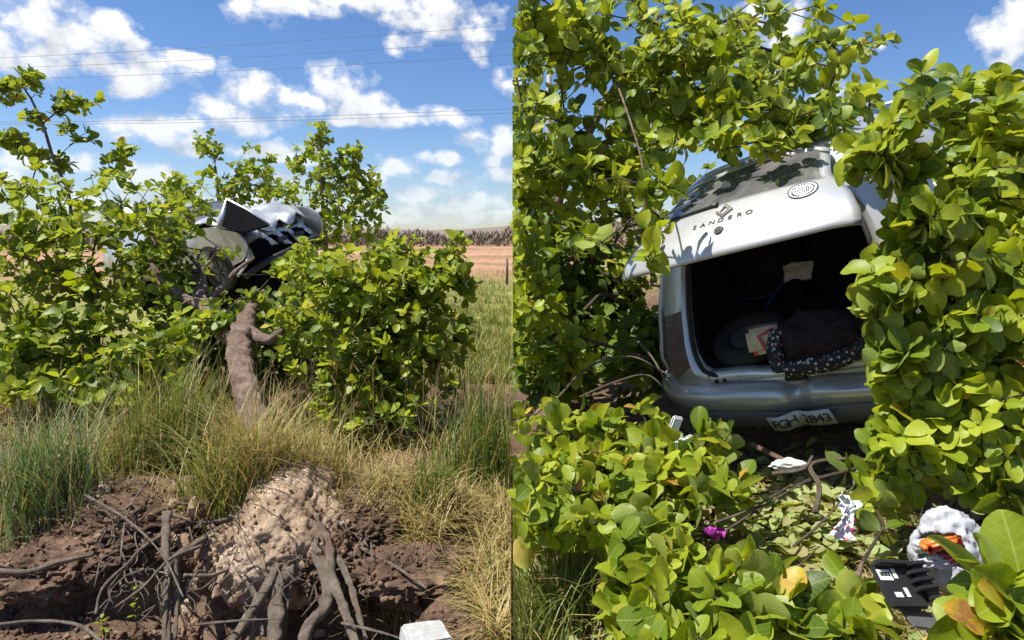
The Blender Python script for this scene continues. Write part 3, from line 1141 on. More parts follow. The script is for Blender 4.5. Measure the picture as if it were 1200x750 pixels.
def ring_flat(bm, M, r0, r1, n=40, a0=0, a1=2 * math.pi):
    pv = None
    for k in range(n + 1):
        a = a0 + (a1 - a0) * k / n
        v = (bm.verts.new(M @ Vector((r0 * math.cos(a), r0 * math.sin(a), .002))), bm.verts.new(M @ Vector((r1 * math.cos(a), r1 * math.sin(a), .002))))
        if pv: bm.faces.new((pv[0], pv[1], v[1], v[0]))
        pv = v


ring_flat(bm, MS, .069, .075)
rr = random.Random(4)
for k in range(26):
    a = 2 * math.pi * k / 26
    box_bm(bm, (.004 + .004 * rr.random(), .011, .0006), (0, 0, 0)) if False else None
    t = Matrix.Rotation(a, 4, 'Z') @ Matrix.Translation((.055, 0, .002))
    b0 = len(bm.verts)
    r = bmesh.ops.create_cube(bm, size=1, matrix=MS @ t @ Matrix.Diagonal((.013, .004 + .005 * rr.random(), .0008, 1)))
for k in range(9):
    bmesh.ops.create_cube(bm, size=1, matrix=MS @ Matrix.Translation((-.036 + .009 * k, 0, .002)) @ Matrix.Diagonal((.005, .012 + .014 * rr.random(), .0008, 1)))
for sy in (-.022, .022):
    bmesh.ops.create_cube(bm, size=1, matrix=MS @ Matrix.Translation((0, sy, .002)) @ Matrix.Diagonal((.066, .004, .0008, 1)))
from_bm('sticker_print', bm, 'ink', stk)

# ---- what lies in the boot
def lump(name, center, size, material, parent=None, amp=.25, freq=3.0, sub=4, seed=0, rot=None, flat=None):
    bm = bmesh.new()
    bmesh.ops.create_icosphere(bm, subdivisions=sub, radius=1)
    for v in bm.verts:
        n = v.co.normalized()
        k = 1 + amp * mnoise.fractal(n * freq + Vector((seed * 3.1, 0, 0)), .9, 2.0, 4)
        v.co = Vector((n.x * size[0] * k, n.y * size[1] * k, n.z * size[2] * k))
        if flat is not None and v.co.z < flat: v.co.z = flat + (v.co.z - flat) * .15
    o = from_bm(name, bm, material, parent, True)
    o.location = center
    if rot: o.rotation_euler = rot
    return o


def torus_bm(bm, R_, r_, n=40, m=12, M=Matrix()):
    vs_ = [[bm.verts.new(M @ Vector(((R_ + r_ * math.cos(b)) * math.cos(a), (R_ + r_ * math.cos(b)) * math.sin(a), r_ * math.sin(b)))) for b in np.linspace(0, 2 * math.pi, m, endpoint=False)] for a in np.linspace(0, 2 * math.pi, n, endpoint=False)]
    for i in range(n):
        for j in range(m):
            bm.faces.new((vs_[i][j], vs_[(i + 1) % n][j], vs_[(i + 1) % n][(j + 1) % m], vs_[i][(j + 1) % m]))


def world_of(p):
    return CM @ Vector(p)


def carlocal(o, p, rot=None):
    """stand a separate thing at a car-local place, turned with the car"""
    o.location = CM @ Vector(p)
    m = CM.to_3x3() @ (rot.to_matrix() if rot else Matrix.Identity(3))
    o.rotation_euler = m.to_euler()
    return o


sp = empty('spare_tyre')
tag(sp, 'black spare tyre lying in the open boot under a printed pouch', 'tyre')
bm = bmesh.new()
torus_bm(bm, .20, .075, 48, 14, Matrix.Diagonal((1, 1, .9, 1)))
from_bm('tread', bm, 'tyre_rubber', sp, True)
bm = bmesh.new()
bmesh.ops.create_cone(bm, cap_ends=True, segments=32, radius1=.15, radius2=.13, depth=.06)
from_bm('rim', bm, 'grey_plastic', sp)
q = car_pt(875, 418, zl=.70)
sp.scale = (.85, .85, .85)
carlocal(sp, (q.x + .01, q.y + .12, .745), Euler((R(6), 0, 0)))

q = car_pt(897, 409, zl=.83)
pouch = empty('printed_pouch')
pouch.scale = (1.15, 1.15, 1.15)
tag(pouch, 'cream pouch with red and orange print on the spare tyre', 'pouch')
bm = bmesh.new()
box_bm(bm, (.175, .045, .135), (0, 0, 0), None, .02)
bmesh.ops.subdivide_edges(bm, edges=bm.edges[:], cuts=2, use_grid_fill=True)
for v in bm.verts:
    v.co += Vector((0, 1, 0)) * .012 * mnoise.noise(v.co * 18)
from_bm('pouch_body', bm, 'cream_print', pouch, True)
bm = bmesh.new()
M = Matrix.Translation((.02, -.030, -.005)) @ Matrix.Rotation(R(90), 4, 'X') @ Matrix.Rotation(R(18), 4, 'Z')
for sx_ in (-1, 1):
    bmesh.ops.create_cube(bm, size=1, matrix=M @ Matrix.Translation((sx_ * .035, 0, 0)) @ Matrix.Diagonal((.016, .085, .004, 1)))
    bmesh.ops.create_cube(bm, size=1, matrix=M @ Matrix.Translation((0, sx_ * .035, 0.002)) @ Matrix.Diagonal((.085, .014, .004, 1)))
from_bm('red_frame', bm, 'red_plastic', pouch)
tube('zip', [(-.07, -.012, .068), (0, -.014, .070), (.07, -.012, .068)], .006, 'grey_plastic', pouch, 6)
carlocal(pouch, (q.x, q.y + .05, .86), Euler((R(-38), R(3), R(12))))

qb = empty('floral_bag')
qb.scale = (1.12, 1.12, 1.12)
tag(qb, 'black cloth bag with floral bands lying in the open boot', 'bag')
lump('bag_body', (0, 0, .01), (.20, .16, .14), 'bag_cloth', qb, .22, 2.2, 4, 3, flat=-.10)
for nm, pts, wd in (('vertical_band', [(-.165, -.06, .10), (-.185, -.085, .04), (-.19, -.12, -.02), (-.17, -.15, -.09)], .032),
                    ('lower_band', [(-.15, -.165, -.075), (-.05, -.178, -.07), (.07, -.165, -.06), (.16, -.12, -.03), (.20, -.05, .03)], .034)):
    sp_ = spline(pts, 6)
    V = []
    for p in sp_:
        for a, dy in ((-wd, .004), (-wd * .4, -.012), (wd * .4, -.012), (wd, .004)):
            V.append((p[0] + (a if nm[0] == 'v' else 0), p[1] + dy, p[2] + (a if nm[0] == 'l' else 0)))
    o_ = obj(nm, mesh_np(nm, V, [grid_faces(4, len(sp_))], 'floral_print'), qb)
    sm = o_.modifiers.new('s', 'SOLIDIFY'); sm.thickness = .010
q = car_pt(958, 413, zl=.80)
carlocal(qb, (q.x + .01, q.y + .09, .81), Euler((R(-20), R(4), R(6))))

q = car_pt(933, 320, yl=.86)
cl_ = []
nxc, nyc = 14, 10
for j in range(nyc):
    for i in range(nxc):
        x, y = -.085 + .17 * i / (nxc - 1), -.055 + .11 * j / (nyc - 1)
        cl_.append((x + .25 * y, .06 * mnoise.noise(Vector((x * 16, y * 16, 2))), y - .30 * x * (x > 0) + .012 * mnoise.noise(Vector((x * 20, 0, 5)))))
cloth = obj('crumpled_cloth', mesh_np('crumpled_cloth', cl_, [grid_faces(nxc, nyc)], 'cloth_white'))
sm = cloth.modifiers.new('s', 'SOLIDIFY'); sm.thickness = .004
tag(cloth, 'crumpled off-white cloth caught on the seat back inside the boot', 'cloth')
carlocal(cloth, (q.x, .895, q.z), Euler((R(-14), 0, 0)))

strap = empty('blue_strap', CO)
strap.rotation_euler = car.rotation_euler
tag(strap, 'thin blue strap with a red and white buckle hanging in the boot', 'strap')
pts = [car_pt(918, 333, yl=.86), car_pt(907, 345, yl=.84), car_pt(897, 362, yl=.82), car_pt(893, 370, yl=.81)]
tube('webbing', spline([tuple(p) for p in pts], 5), .007, 'blue_webbing', strap, 6)
pts = [car_pt(914, 340, yl=.86), car_pt(890, 349, yl=.85), car_pt(866, 350, yl=.86)]
tube('webbing', spline([tuple(p) for p in pts], 5), .006, 'blue_webbing', strap, 6)
b = car_pt(892, 374, yl=.80)
bm = bmesh.new(); box_bm(bm, (.026, .016, .05), (b.x, b.y, b.z), Euler((0, R(10), 0)), .005)
from_bm('buckle', bm, 'red_plastic', strap)
bm = bmesh.new(); box_bm(bm, (.029, .019, .014), (b.x, b.y, b.z + .006), Euler((0, R(10), 0)), .003)
from_bm('buckle_collar', bm, 'label_white', strap)

# ---- the car on the far side of the fallen tree, nose crushed
yaw2, pit2, rol2 = -R(118), R(8), R(13)
C2R = Matrix.Rotation(yaw2, 3, 'Z') @ Matrix.Rotation(pit2, 3, 'X') @ Matrix.Rotation(rol2, 3, 'Y')
wl_ = Vector((.80, 3.15, .30))
C2O = Vector(P(258, 318, 9.9)) - C2R @ wl_
car2 = empty('wrecked_car', C2O)
car2.rotation_euler = C2R.to_euler()
tag(car2, 'silver wrecked car with crumpled bonnet propped up behind the fallen trunk', 'car')
body_shell(car2, True)
for w in ((-.76, .70, .30), (.76, .70, .30), (.74, 3.15, .30), (-.74, 3.15, .30)):
    wheel(car2, w)


def fender(sgn):
    poly = [(2.50, .30), (2.50, .97), (3.2, .985), (3.62, .93), (3.86, .80), (3.93, .60), (3.80, .42), (3.56, .36)]
    arc = [(3.15 + .38 * math.cos(a), .32 + .38 * math.sin(a)) for a in np.linspace(0, math.pi, 16)]
    pts = [tuple(q) for q in spline([(a_, b_) for a_, b_ in poly], 4)] + arc
    bm = bmesh.new()
    vs_ = [bm.verts.new((sgn * (.865 - .10 * max(0, y - 3.3) ** 1.6 - .05 * max(0, z - .8) * 2), y, z)) for y, z in pts]
    bm.faces.new(vs_)
    bmesh.ops.triangulate(bm, faces=bm.faces[:])
    o = from_bm('fender', bm, 'silver_paint', car2)
    sm = o.modifiers.new('s', 'SOLIDIFY'); sm.thickness = .03; sm.offset = 0
    a2 = [(sgn * .875, 3.15 + .385 * math.cos(a), .32 + .385 * math.sin(a)) for a in np.linspace(-.1, math.pi + .1, 20)]
    tube('arch_lip', a2, .022, 'black_plastic', car2, 6)


fender(1); fender(-1)
bm = bmesh.new()
box_bm(bm, (1.50, .50, .55), (0, 3.35, .35), None, .04)
box_bm(bm, (1.55, 2.6, .50), (0, 2.1, .05), None, .04)
box_bm(bm, (1.45, 1.3, .75), (0, 3.05, -.10), None, .06)  # low black boxes stand in for the deep shade beneath the wreck
box_bm(bm, (1.30, .12, .30), (0, 3.78, .50), Euler((R(10), 0, R(4))), .03)
from_bm('engine_bay_and_shade', bm, 'panel_and_shade_black', car2)
bm = bmesh.new()
box_bm(bm, (.42, .30, .18), (.25, 3.36, .70), Euler((.1, .2, .1)), .03)
box_bm(bm, (.30, .22, .20), (-.30, 3.36, .70), Euler((-.1, .1, .3)), .03)
from_bm('engine_block', bm, 'grey_plastic', car2)
tube('hose', spline([(.55, 3.2, .82), (.62, 3.45, .95), (.35, 3.65, .90), (.45, 3.85, .62)], 6), .025, 'rubber', car2, 8)
# crumpled bonnet: folded sheet
V = []
for j in range(14):
    t = j / 13
    for i in range(19):
        u = -1 + 2 * i / 18
        y = 2.80 + 1.02 * t
        fold = .12 * (1 - abs(t - .35) / .35) if t < .7 else 0
        tw = abs(((u * 1.6 + t * 2.1 + 9) % 1.0) - .5) * 2
        z = .98 + max(0, fold) + .13 * (tw - .5) * (.3 + t) - .20 * (max(0, t - .5) / .5) ** 1.4 - .05 * u * t
        V.append((u * (.78 - .08 * t), y - .06 * abs(u) * t + .03 * math.sin(u * 9), z + .025 * mnoise.noise(Vector((u * 4, t * 5, 1)))))
bn_ = obj('bonnet', mesh_np('bonnet', V, [grid_faces(19, 14)], 'silver_paint', False), car2)
bn_.data.materials.append(MATS['black_plastic'])
sm = bn_.modifiers.new('s', 'SOLIDIFY'); sm.thickness = .02; sm.offset = -1; sm.material_offset = 1
# torn panel standing up, dark underside with a bare metal rim
tri = [car2_p for car2_p in [P(257, 268, 9.5), P(266, 234, 9.65), P(290, 246, 9.6), P(316, 263, 9.4), P(286, 272, 9.3)]]
C2MI = (Matrix.Translation(C2O) @ C2R.to_4x4()).inverted()
tl = [C2MI @ Vector(p) for p in tri]
bm = bmesh.new()
bm.faces.new([bm.verts.new(p) for p in tl])
o_ = from_bm('torn_panel', bm, 'panel_and_shade_black', car2)
sm = o_.modifiers.new('s', 'SOLIDIFY'); sm.thickness = .03
tube('panel_rim', [tl[0], tl[0].lerp(tl[1], .5), tl[1], tl[2], tl[3]], [.05, .05, .03, .02, .016], 'silver_paint', o_, 6)
# crushed front panel hanging across the engine bay
V = []
for j in range(9):
    for i in range(21):
        t, u = j / 8, i / 10 - 1
        k_ = abs(((u * 2.3 + t * .7 + 9) % 1.0) - .5) * 2
        V.append((u * .70, 3.80 - .16 * (k_ - .3) - .10 * u * u + .10 * t, .74 - .30 * t + .06 * math.sin(u * 4)))
fp = obj('front_panel', mesh_np('front_panel', V, [grid_faces(21, 9)], 'silver_paint', False), car2)
sm = fp.modifiers.new('s', 'SOLIDIFY'); sm.thickness = .012
for x_ in (-.25, .12):
    bm = bmesh.new(); box_bm(bm, (.26, .03, .07), (x_, 3.93, .55), Euler((.2, .3 * x_, .2)), .01)
    from_bm('grille', bm, 'black_plastic', fp)
bm = bmesh.new()
bmesh.ops.create_uvsphere(bm, u_segments=20, v_segments=12, radius=.16, matrix=Matrix.Translation((.62, 3.74, .70)) @ Matrix.Diagonal((.9, .8, .7, 1)))
from_bm('headlamp', bm, 'grey_plastic', car2, True)
tube('bumper_beam', spline([(-.7, 3.85, .42), (0, 3.98, .36), (.55, 3.95, .30), (.85, 3.70, .16)], 6), .05, 'black_plastic', car2, 8)
tube('torn_strip', spline([(.70, 3.80, .55), (.86, 3.85, .36), (.92, 3.65, .20)], 6), .022, 'bright_trim', car2, 6)
#PART3

# ------------------------------------------------------------------ leaves
def leaf_variant(bend, cup, twist, rows):
    V, UV = [], []
    for t in rows:
        if t < .09: w = .012
        else:
            s = (t - .09) / .91
            w = .33 * max(0, math.sin(math.pi * s ** 1.25)) ** .52 if s < 1 else 0
            w = max(w, .012)
        if t == 1: w = .045
        for c in (-1, -.5, .5, 1) if len(rows) > 6 else (-1, 0, 1):
            x = c * w * (1.10 if c * twist > 0 else .92)
            z = cup * abs(x) * 1.0 - bend * t * t + twist * x * t + .10 * abs(x) * math.sin(t * 11 + c * 1.7 + bend * 20)
            V.append((x + .16 * twist * math.sin(math.pi * t), t - .10 * bend * t, z))
            UV.append((x, t))
    nu = 4 if len(rows) > 6 else 3
    return np.array(V), np.array(UV), grid_faces(nu, len(rows))


NEAR_ROWS = [0, .09, .24, .42, .60, .77, .90, .97, 1]
FAR_ROWS = [0, .12, .38, .68, .93, 1]
rl = random.Random(3)
SHAPES = {}
for key, rows in (('near', NEAR_ROWS), ('far', FAR_ROWS)):
    SHAPES[key] = [leaf_variant(b, c, tw, rows) for b, c, tw in ((.10, .35, .15), (.24, .20, -.25), (-.08, .60, .05), (.48, .40, .35), (.05, .10, -.4))]
LEAF_ME = {}
for key in SHAPES:
    LEAF_ME[key] = [mesh_np('leaf', V, [F], 'leaf', uv=UV) for (V, UV, F) in SHAPES[key]]


class Plant:
    pass


PLANTS = []


def norm(a):
    return a / np.maximum(np.linalg.norm(a, axis=-1, keepdims=True), 1e-9)


def sample_blobs(blobs, rng, side, shell=.5):
    out = []
    for (px, py, d, rx, ry, rd, n) in blobs:
        c = P(px, py, d)
        k = 0
        tries = 0
        while k < n and tries < n * 30:
            tries += 1
            u = rng.normal(0, 1, 3)
            u /= np.linalg.norm(u)
            u *= rng.uniform(0, 1) ** shell
            if rng.random() < .12: u *= rng.uniform(1.0, 1.45)
            p = c + u * np.array([rx / 750 * d, rd, ry / 750 * d])
            if side * p[0] < .02: continue
            if p[2] < float(G(p[0], p[1])) + .03: continue
            out.append(p); k += 1
    return np.array(out)


def make_plant(name, label, cat, trunk, blobs, L=.13, side=-1, seed=0, tint=.5, tvar=.2, per=7, key='far', seg=.22, tr=.03, group=None, up=.45, clear=None, droop=0.0, yellow=.02, flat=.35, parent=None, jumble=.18):
    rng = np.random.default_rng(seed)
    pl_ = Plant()
    pl_.__dict__.update(name=name, label=label, cat=cat, group=group, key=key, side=side, parent=parent)
    tips = sample_blobs(blobs, rng, side)
    if clear is not None:
        tips = tips[[not clear(p) for p in tips]]
    nodes = [np.array(p, float) for p in trunk]
    par = [-1] + list(range(len(trunk) - 1))
    plen = [0.0]
    for i in range(1, len(nodes)): plen.append(plen[-1] + np.linalg.norm(nodes[i] - nodes[i - 1]))
    arr = np.zeros((20000, 3)); pla = np.zeros(20000)
    n = len(nodes)
    arr[:n] = nodes; pla[:n] = plen
    tk = arr[:n].copy()
    order = np.argsort([np.min(np.linalg.norm(tk - p, axis=1)) for p in tips])
    tipi = []
    for oi in order:
        p = tips[oi]
        d = np.linalg.norm(arr[:n] - p, axis=1)
        j = int(np.argmin(d + .12 * pla[:n]))
        steps = max(1, int(round(d[j] / seg)))
        prev, a = j, arr[j].copy()
        lat = rng.normal(0, .10, 3) * d[j]
        for s in range(1, steps + 1):
            t = s / steps
            q = a + (p - a) * t + lat * math.sin(math.pi * t) + (rng.normal(0, .014, 3) if s < steps else 0)
            q = q.copy()
            if side * q[0] < .012: q[0] = side * .012
            arr[n] = q; pla[n] = pla[prev] + np.linalg.norm(q - arr[prev]); par.append(prev); prev = n; n += 1
        tipi.append(prev)
    nodes = arr[:n]
    rad = np.zeros(n)
    rad[tipi] = .0032
    acc = np.zeros(n)
    for i in range(n - 1, -1, -1):
        r = max(rad[i], acc[i] ** (1 / 2.35) if acc[i] > 0 else 0, .0026)
        rad[i] = r
        if par[i] >= 0: acc[par[i]] += r ** 2.35
    nt_ = len(trunk)
    lim = tr * np.linspace(1, .55, nt_)
    rad[:nt_] = np.maximum(np.minimum(rad[:nt_], lim * 1.3), lim)
    rad = np.minimum(rad, tr * 1.1)
    pl_.nodes, pl_.par, pl_.rad, pl_.nt = nodes, np.array(par), rad, nt_
    # rosettes of leaves at the tips, with a few lower down
    pos, ydir, nor, ln, tn = [], [], [], [], []
    for ti in tipi:
        p = nodes[ti]
        ax = norm(nodes[ti] - nodes[par[ti]]) if par[ti] >= 0 else np.array([0, 0, 1.])
        ax = norm(ax * .7 + np.array([0, 0, up]) + rng.normal(0, .28, 3))
        k0 = max(3, int(rng.normal(per, 1.6)))
        base_t = np.clip(rng.normal(tint, tvar), .02, .86)
        e1 = norm(np.cross(ax, rng.normal(0, 1, 3)))
        e2 = np.cross(ax, e1)
        for i in range(k0):
            a = i * 2.4 + rng.normal(0, .25)
            el_ = R(rng.uniform(12, 40) + 52 * (1 - i / k0))
            radial = e1 * math.cos(a) + e2 * math.sin(a)
            y = norm(ax * math.cos(el_) + radial * math.sin(el_) - np.array([0, 0, droop]) + rng.normal(0, jumble * .6, 3))
            nr = norm(ax * math.sin(el_) - radial * math.cos(el_) + np.array([0, 0, flat]) + rng.normal(0, jumble, 3))
            pos.append(p - ax * (1 - i / k0) * .045 * L / .13)
            ydir.append(y); nor.append(nr)
            ln.append(L * rng.choice((.5, .7, .85, 1.0, 1.15)) * rng.uniform(.85, 1.12) * (.82 if i > k0 - 3 else 1))
            t = base_t + rng.normal(0, .09) + (.10 if i > k0 - 3 else 0)
            t = min(t, .84)
            if rng.random() < yellow: t = rng.uniform(.88, .99)
            tn.append(np.clip(t, 0, 1))
    pl_.pos, pl_.y, pl_.n, pl_.L, pl_.t = np.array(pos), np.array(ydir), np.array(nor), np.array(ln), np.array(tn)
    pl_.n = norm(pl_.n - pl_.y * (pl_.n * pl_.y).sum(1, keepdims=True))
    pl_.var = rng.integers(0, 5, len(pos))
    PLANTS.append(pl_)
    return pl_


def tubes_np(A, B, ra, rb, sides):
    """many straight tapered tubes at once"""
    t = norm(B - A)
    ref = np.where(np.abs(t[:, 2:3]) > .9, np.array([[1., 0, 0]]), np.array([[0, 0, 1.]]))
    a = norm(np.cross(t, ref)); b = np.cross(t, a)
    th = np.linspace(0, 2 * np.pi, sides, endpoint=False)
    c = a[:, None] * np.cos(th)[None, :, None] + b[:, None] * np.sin(th)[None, :, None]
    V = np.concatenate([A[:, None] + c * ra[:, None, None], B[:, None] + c * rb[:, None, None]], 1)
    n = len(A)
    k = np.arange(sides)
    f = np.stack([k, (k + 1) % sides, (k + 1) % sides + sides, k + sides], -1)
    F = (f[None] + (np.arange(n) * 2 * sides)[:, None, None]).reshape(-1, 4)
    return V.reshape(-1, 3), F


def leaves_np(pl_, idx):
    Vs, Fs, UVs, Ts = [], [], [], []
    off = 0
    X = np.cross(pl_.y, pl_.n)
    for v in range(5):
        ii = idx[pl_.var[idx] == v]
        if not len(ii): continue
        sv, su, sf = SHAPES[pl_.key][v]
        W = (sv[None, :, 0:1] * X[ii][:, None] + sv[None, :, 1:2] * pl_.y[ii][:, None] + sv[None, :, 2:3] * pl_.n[ii][:, None]) * pl_.L[ii][:, None, None] + pl_.pos[ii][:, None]
        nv = len(sv)
        Vs.append(W.reshape(-1, 3))
        Fs.append((sf[None] + (np.arange(len(ii)) * nv)[:, None, None] + off).reshape(-1, 4))
        UVs.append(np.tile(su, (len(ii), 1)))
        Ts.append(np.repeat(pl_.t[ii], nv))
        off += len(ii) * nv
    return np.concatenate(Vs), np.concatenate(Fs), np.concatenate(UVs), np.concatenate(Ts)


def build_plants(limit=300):
    # which leaves the picture shows largest: nearest leaf in each small cell
    best = {}
    for pi, p in enumerate(PLANTS):
        c = p.pos + p.y * p.L[:, None] * .5
        px, py, d = proj(c)
        p.size = p.L / d * 750
        p.seen = np.zeros(len(c), bool)
        for i in range(len(c)):
            if 0 <= px[i] < 1200 and 0 <= py[i] < 750 and d[i] > .3:
                k = (int(px[i] // 9), int(py[i] // 9))
                if k not in best or best[k][0] > d[i]: best[k] = (d[i], pi, i)
    for d, pi, i in best.values():
        PLANTS[pi].seen[i] = True
    for p in PLANTS:
        root = p.parent
        if root is None:
            root = empty(p.name, p.nodes[0])
            tag(root, p.label, p.cat, p.group)
        base = np.array(root.location)
        # wood: trunk, each thick limb run, and the fine twigs
        ch = np.arange(1, len(p.nodes))
        ch = ch[p.par[ch] >= 0]
        if p.parent is None:
            tp = spline([q - base for q in p.nodes[:p.nt]], 4)
            tube('trunk', tp, list(np.interp(np.linspace(0, 1, len(tp)), np.linspace(0, 1, p.nt), p.rad[:p.nt])), 'bark', root, 9, .15, 3)
        ch = ch[ch >= p.nt]
        ra = np.minimum(p.rad[p.par[ch]], p.rad[ch] * 1.35)
        V, F = tubes_np(p.nodes[p.par[ch]] - base, p.nodes[ch] - base, ra, p.rad[ch], 5)
        o = obj('branches', mesh_np('branches', V, [F], 'twig_bark'), root)
        o['kind'] = 'stuff'
        # leaves
        X = np.cross(p.y, p.n)
        sp_ = np.stack([p.pos, p.pos + p.y * p.L[:, None], p.pos + (p.y * .6 + X * .34) * p.L[:, None], p.pos + (p.y * .6 - X * .34) * p.L[:, None]], 1)
        inside = (p.side * sp_[:, :, 0] > .004).all(1)
        hopeless = (p.side * (p.pos + p.y * p.L[:, None] * .5)[:, 0] < 0)
        ok = ~hopeless
        cand = np.where(p.seen & inside & ok)[0]
        cand = cand[np.argsort(-p.size[cand])][:limit]
        isl = np.zeros(len(p.pos), bool); isl[cand] = True
        for i in cand:
            o = bpy.data.objects.new('leaf', LEAF_ME[p.key][p.var[i]])
            M = Matrix(((X[i][0], p.y[i][0], p.n[i][0]), (X[i][1], p.y[i][1], p.n[i][1]), (X[i][2], p.y[i][2], p.n[i][2]))).to_4x4()
            s = p.L[i]
            o.matrix_local = Matrix.Translation(p.pos[i] - base) @ M @ Matrix.Diagonal((s, s, s, 1))
            o.color = (p.t[i], 0, 0, 1)
            COL.objects.link(o)
            o.parent = root
        rest = np.where(~isl & ok)[0]
        if len(rest):
            V, F, UV, T = leaves_np(p, rest)
            if p.side > 0: V[:, 0] = np.maximum(V[:, 0], .004)
            else: V[:, 0] = np.minimum(V[:, 0], -.004)
            o = obj('foliage', mesh_np('foliage', V - base, [F], 'leaf_mass', uv=UV, tint=T), root)
            o['kind'] = 'stuff'


def on_ground(px, py, z=0.0):
    p = GP(px, py, z)
    for _ in range(4):
        p = GP(px, py, float(G(p[0], p[1])))
    p[2] = float(G(p[0], p[1]))
    return p


# ---- left side
def gnd(x, y, dz=-.04):
    return np.array([x, y, float(G(x, y)) + dz])


b0 = P(110, 420, 6.3)
make_plant('cashew_bush', 'broad leafy cashew bush beside the fallen trunk, one sprig high against the sky', 'bush',
           [gnd(b0[0], 6.4), P(115, 430, 6.3), P(112, 340, 6.3)],
           [(95, 330, 6.2, 130, 95, .8, 252), (30, 300, 6.2, 55, 90, .7, 72), (150, 262, 6.4, 80, 62, .7, 72), (60, 245, 6.3, 65, 38, .6, 38),
            (200, 330, 6.2, 38, 70, .5, 43), (100, 415, 5.7, 115, 55, .4, 132), (30, 410, 5.6, 50, 60, .4, 66), (190, 420, 5.6, 50, 45, .3, 48), (110, 455, 5.3, 120, 25, .3, 72)],
           seed=21, tint=.55, tvar=.17, L=.112, tr=.05)
make_plant('cashew_sapling', 'tall bare-stemmed cashew shoot with leaf tufts against the clouds', 'sapling',
           [gnd(P(70, 400, 6.9)[0], 7.0), P(85, 330, 6.9), P(82, 235, 6.9), P(64, 190, 6.9), P(50, 145, 6.9), P(36, 115, 6.9)],
           [(33, 95, 6.9, 18, 16, .18, 10), (5, 105, 6.9, 14, 18, .2, 10), (85, 125, 6.9, 32, 13, .2, 14), (12, 165, 6.9, 22, 14, .25, 12), (45, 180, 6.9, 20, 9, .2, 6), (92, 160, 6.9, 18, 12, .2, 7),
            (125, 195, 6.9, 22, 16, .2, 10), (40, 140, 6.9, 15, 10, .2, 5), (70, 195, 6.9, 25, 15, .2, 8), (140, 175, 6.9, 12, 12, .2, 5), (20, 220, 6.9, 30, 20, .2, 9)],
           seed=22, tint=.48, tvar=.15, L=.118, tr=.022, per=8)
b1 = P(260, 300, 13.5)
make_plant('cashew_tree', 'slender cashew tree rising behind the raised torn panel', 'tree',
           [gnd(b1[0], 13.6), P(265, 320, 13.5), P(258, 250, 13.5), P(252, 195, 13.5)],
           [(243, 170, 13.5, 18, 20, .3, 20), (275, 215, 13.5, 40, 32, .6, 50), (300, 195, 13.5, 25, 25, .5, 22), (220, 235, 13.5, 45, 30, .6, 45), (235, 262, 13.5, 60, 34, .7, 60), (310, 240, 13.5, 30, 40, .5, 34), (330, 225, 13.3, 22, 26, .4, 22), (325, 262, 13.3, 30, 20, .4, 26), (205, 215, 13.4, 24, 20, .4, 16)],
           seed=23, tint=.6, tvar=.15, L=.16, tr=.05)
b2 = P(385, 320, 12.9)
make_plant('cashew_tree', 'full young cashew tree with pointed top standing behind the wrecked car', 'tree',
           [gnd(b2[0], 13.0), P(385, 320, 12.9), P(378, 240, 12.9), P(375, 180, 12.9)],
           [(376, 158, 12.9, 18, 18, .3, 22), (410, 178, 12.9, 18, 20, .3, 20), (355, 185, 12.9, 16, 18, .3, 14), (385, 210, 12.9, 58, 34, .6, 80), (400, 250, 12.9, 55, 40, .7, 90), (430, 225, 12.9, 24, 24, .4, 24), (370, 280, 12.9, 50, 40, .6, 60)],
           seed=24, tint=.62, tvar=.15, L=.16, tr=.05)
b3 = P(450, 440, 5.4)
make_plant('cashew_bush', 'bright round cashew bush standing at the edge of the open field', 'bush',
           [gnd(b3[0], 5.5), P(450, 440, 5.4), P(450, 370, 5.4)],
           [(440, 320, 5.4, 80, 42, .6, 132), (510, 325, 5.4, 50, 36, .5, 84), (535, 300, 5.4, 14, 22, .2, 12), (395, 350, 5.3, 55, 55, .5, 96), (470, 385, 5.3, 85, 55, .5, 132), (360, 310, 5.6, 28, 30, .3, 26), (420, 430, 5.2, 80, 50, .4, 108), (510, 420, 5.3, 45, 45, .4, 48), (440, 480, 5.0, 90, 25, .3, 60), (345, 380, 5.4, 22, 50, .3, 29)],
           seed=25, tint=.60, tvar=.19, L=.105, tr=.035)
b4 = P(330, 400, 7.0)
make_plant('cashew_thicket', 'thicket with shade tinted into its leaves in the gap under the wrecked car', 'bush',
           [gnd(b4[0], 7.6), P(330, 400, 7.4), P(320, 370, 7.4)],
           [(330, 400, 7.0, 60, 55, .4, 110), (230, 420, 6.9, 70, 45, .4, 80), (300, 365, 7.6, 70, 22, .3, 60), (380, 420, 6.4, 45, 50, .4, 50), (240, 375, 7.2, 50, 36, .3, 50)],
           seed=27, tint=.22, tvar=.08, L=.13, tr=.03)  # low tint puts the shade under the wreck into the leaf colour
# crown sprouts on the fallen trunk: kept as parts of the uprooted tree
fallen = empty('uprooted_tree', gnd(P(330, 640, 3.2)[0], 3.15, 0))
tag(fallen, 'uprooted cashew tree lying away from its torn-out root plate', 'tree')
make_plant('uprooted_crown', '', '', [P(292, 372, 5.7), P(280, 350, 6.0), P(250, 320, 6.6)],
           [(235, 370, 5.9, 30, 20, .3, 10), (345, 325, 6.2, 26, 20, .4, 18), (270, 297, 8.0, 12, 6, .2, 3), (335, 312, 7.6, 16, 10, .3, 6), (200, 300, 6.5, 24, 40, .4, 26), (212, 250, 8.6, 36, 24, .3, 40), (185, 275, 7.2, 26, 30, .3, 22), (250, 378, 5.3, 22, 14, .15, 7), (300, 352, 6.2, 16, 8, .15, 6), (228, 388, 5.2, 22, 16, .2, 8)],
           seed=26, tint=.55, tvar=.18, L=.13, tr=.05, parent=fallen)

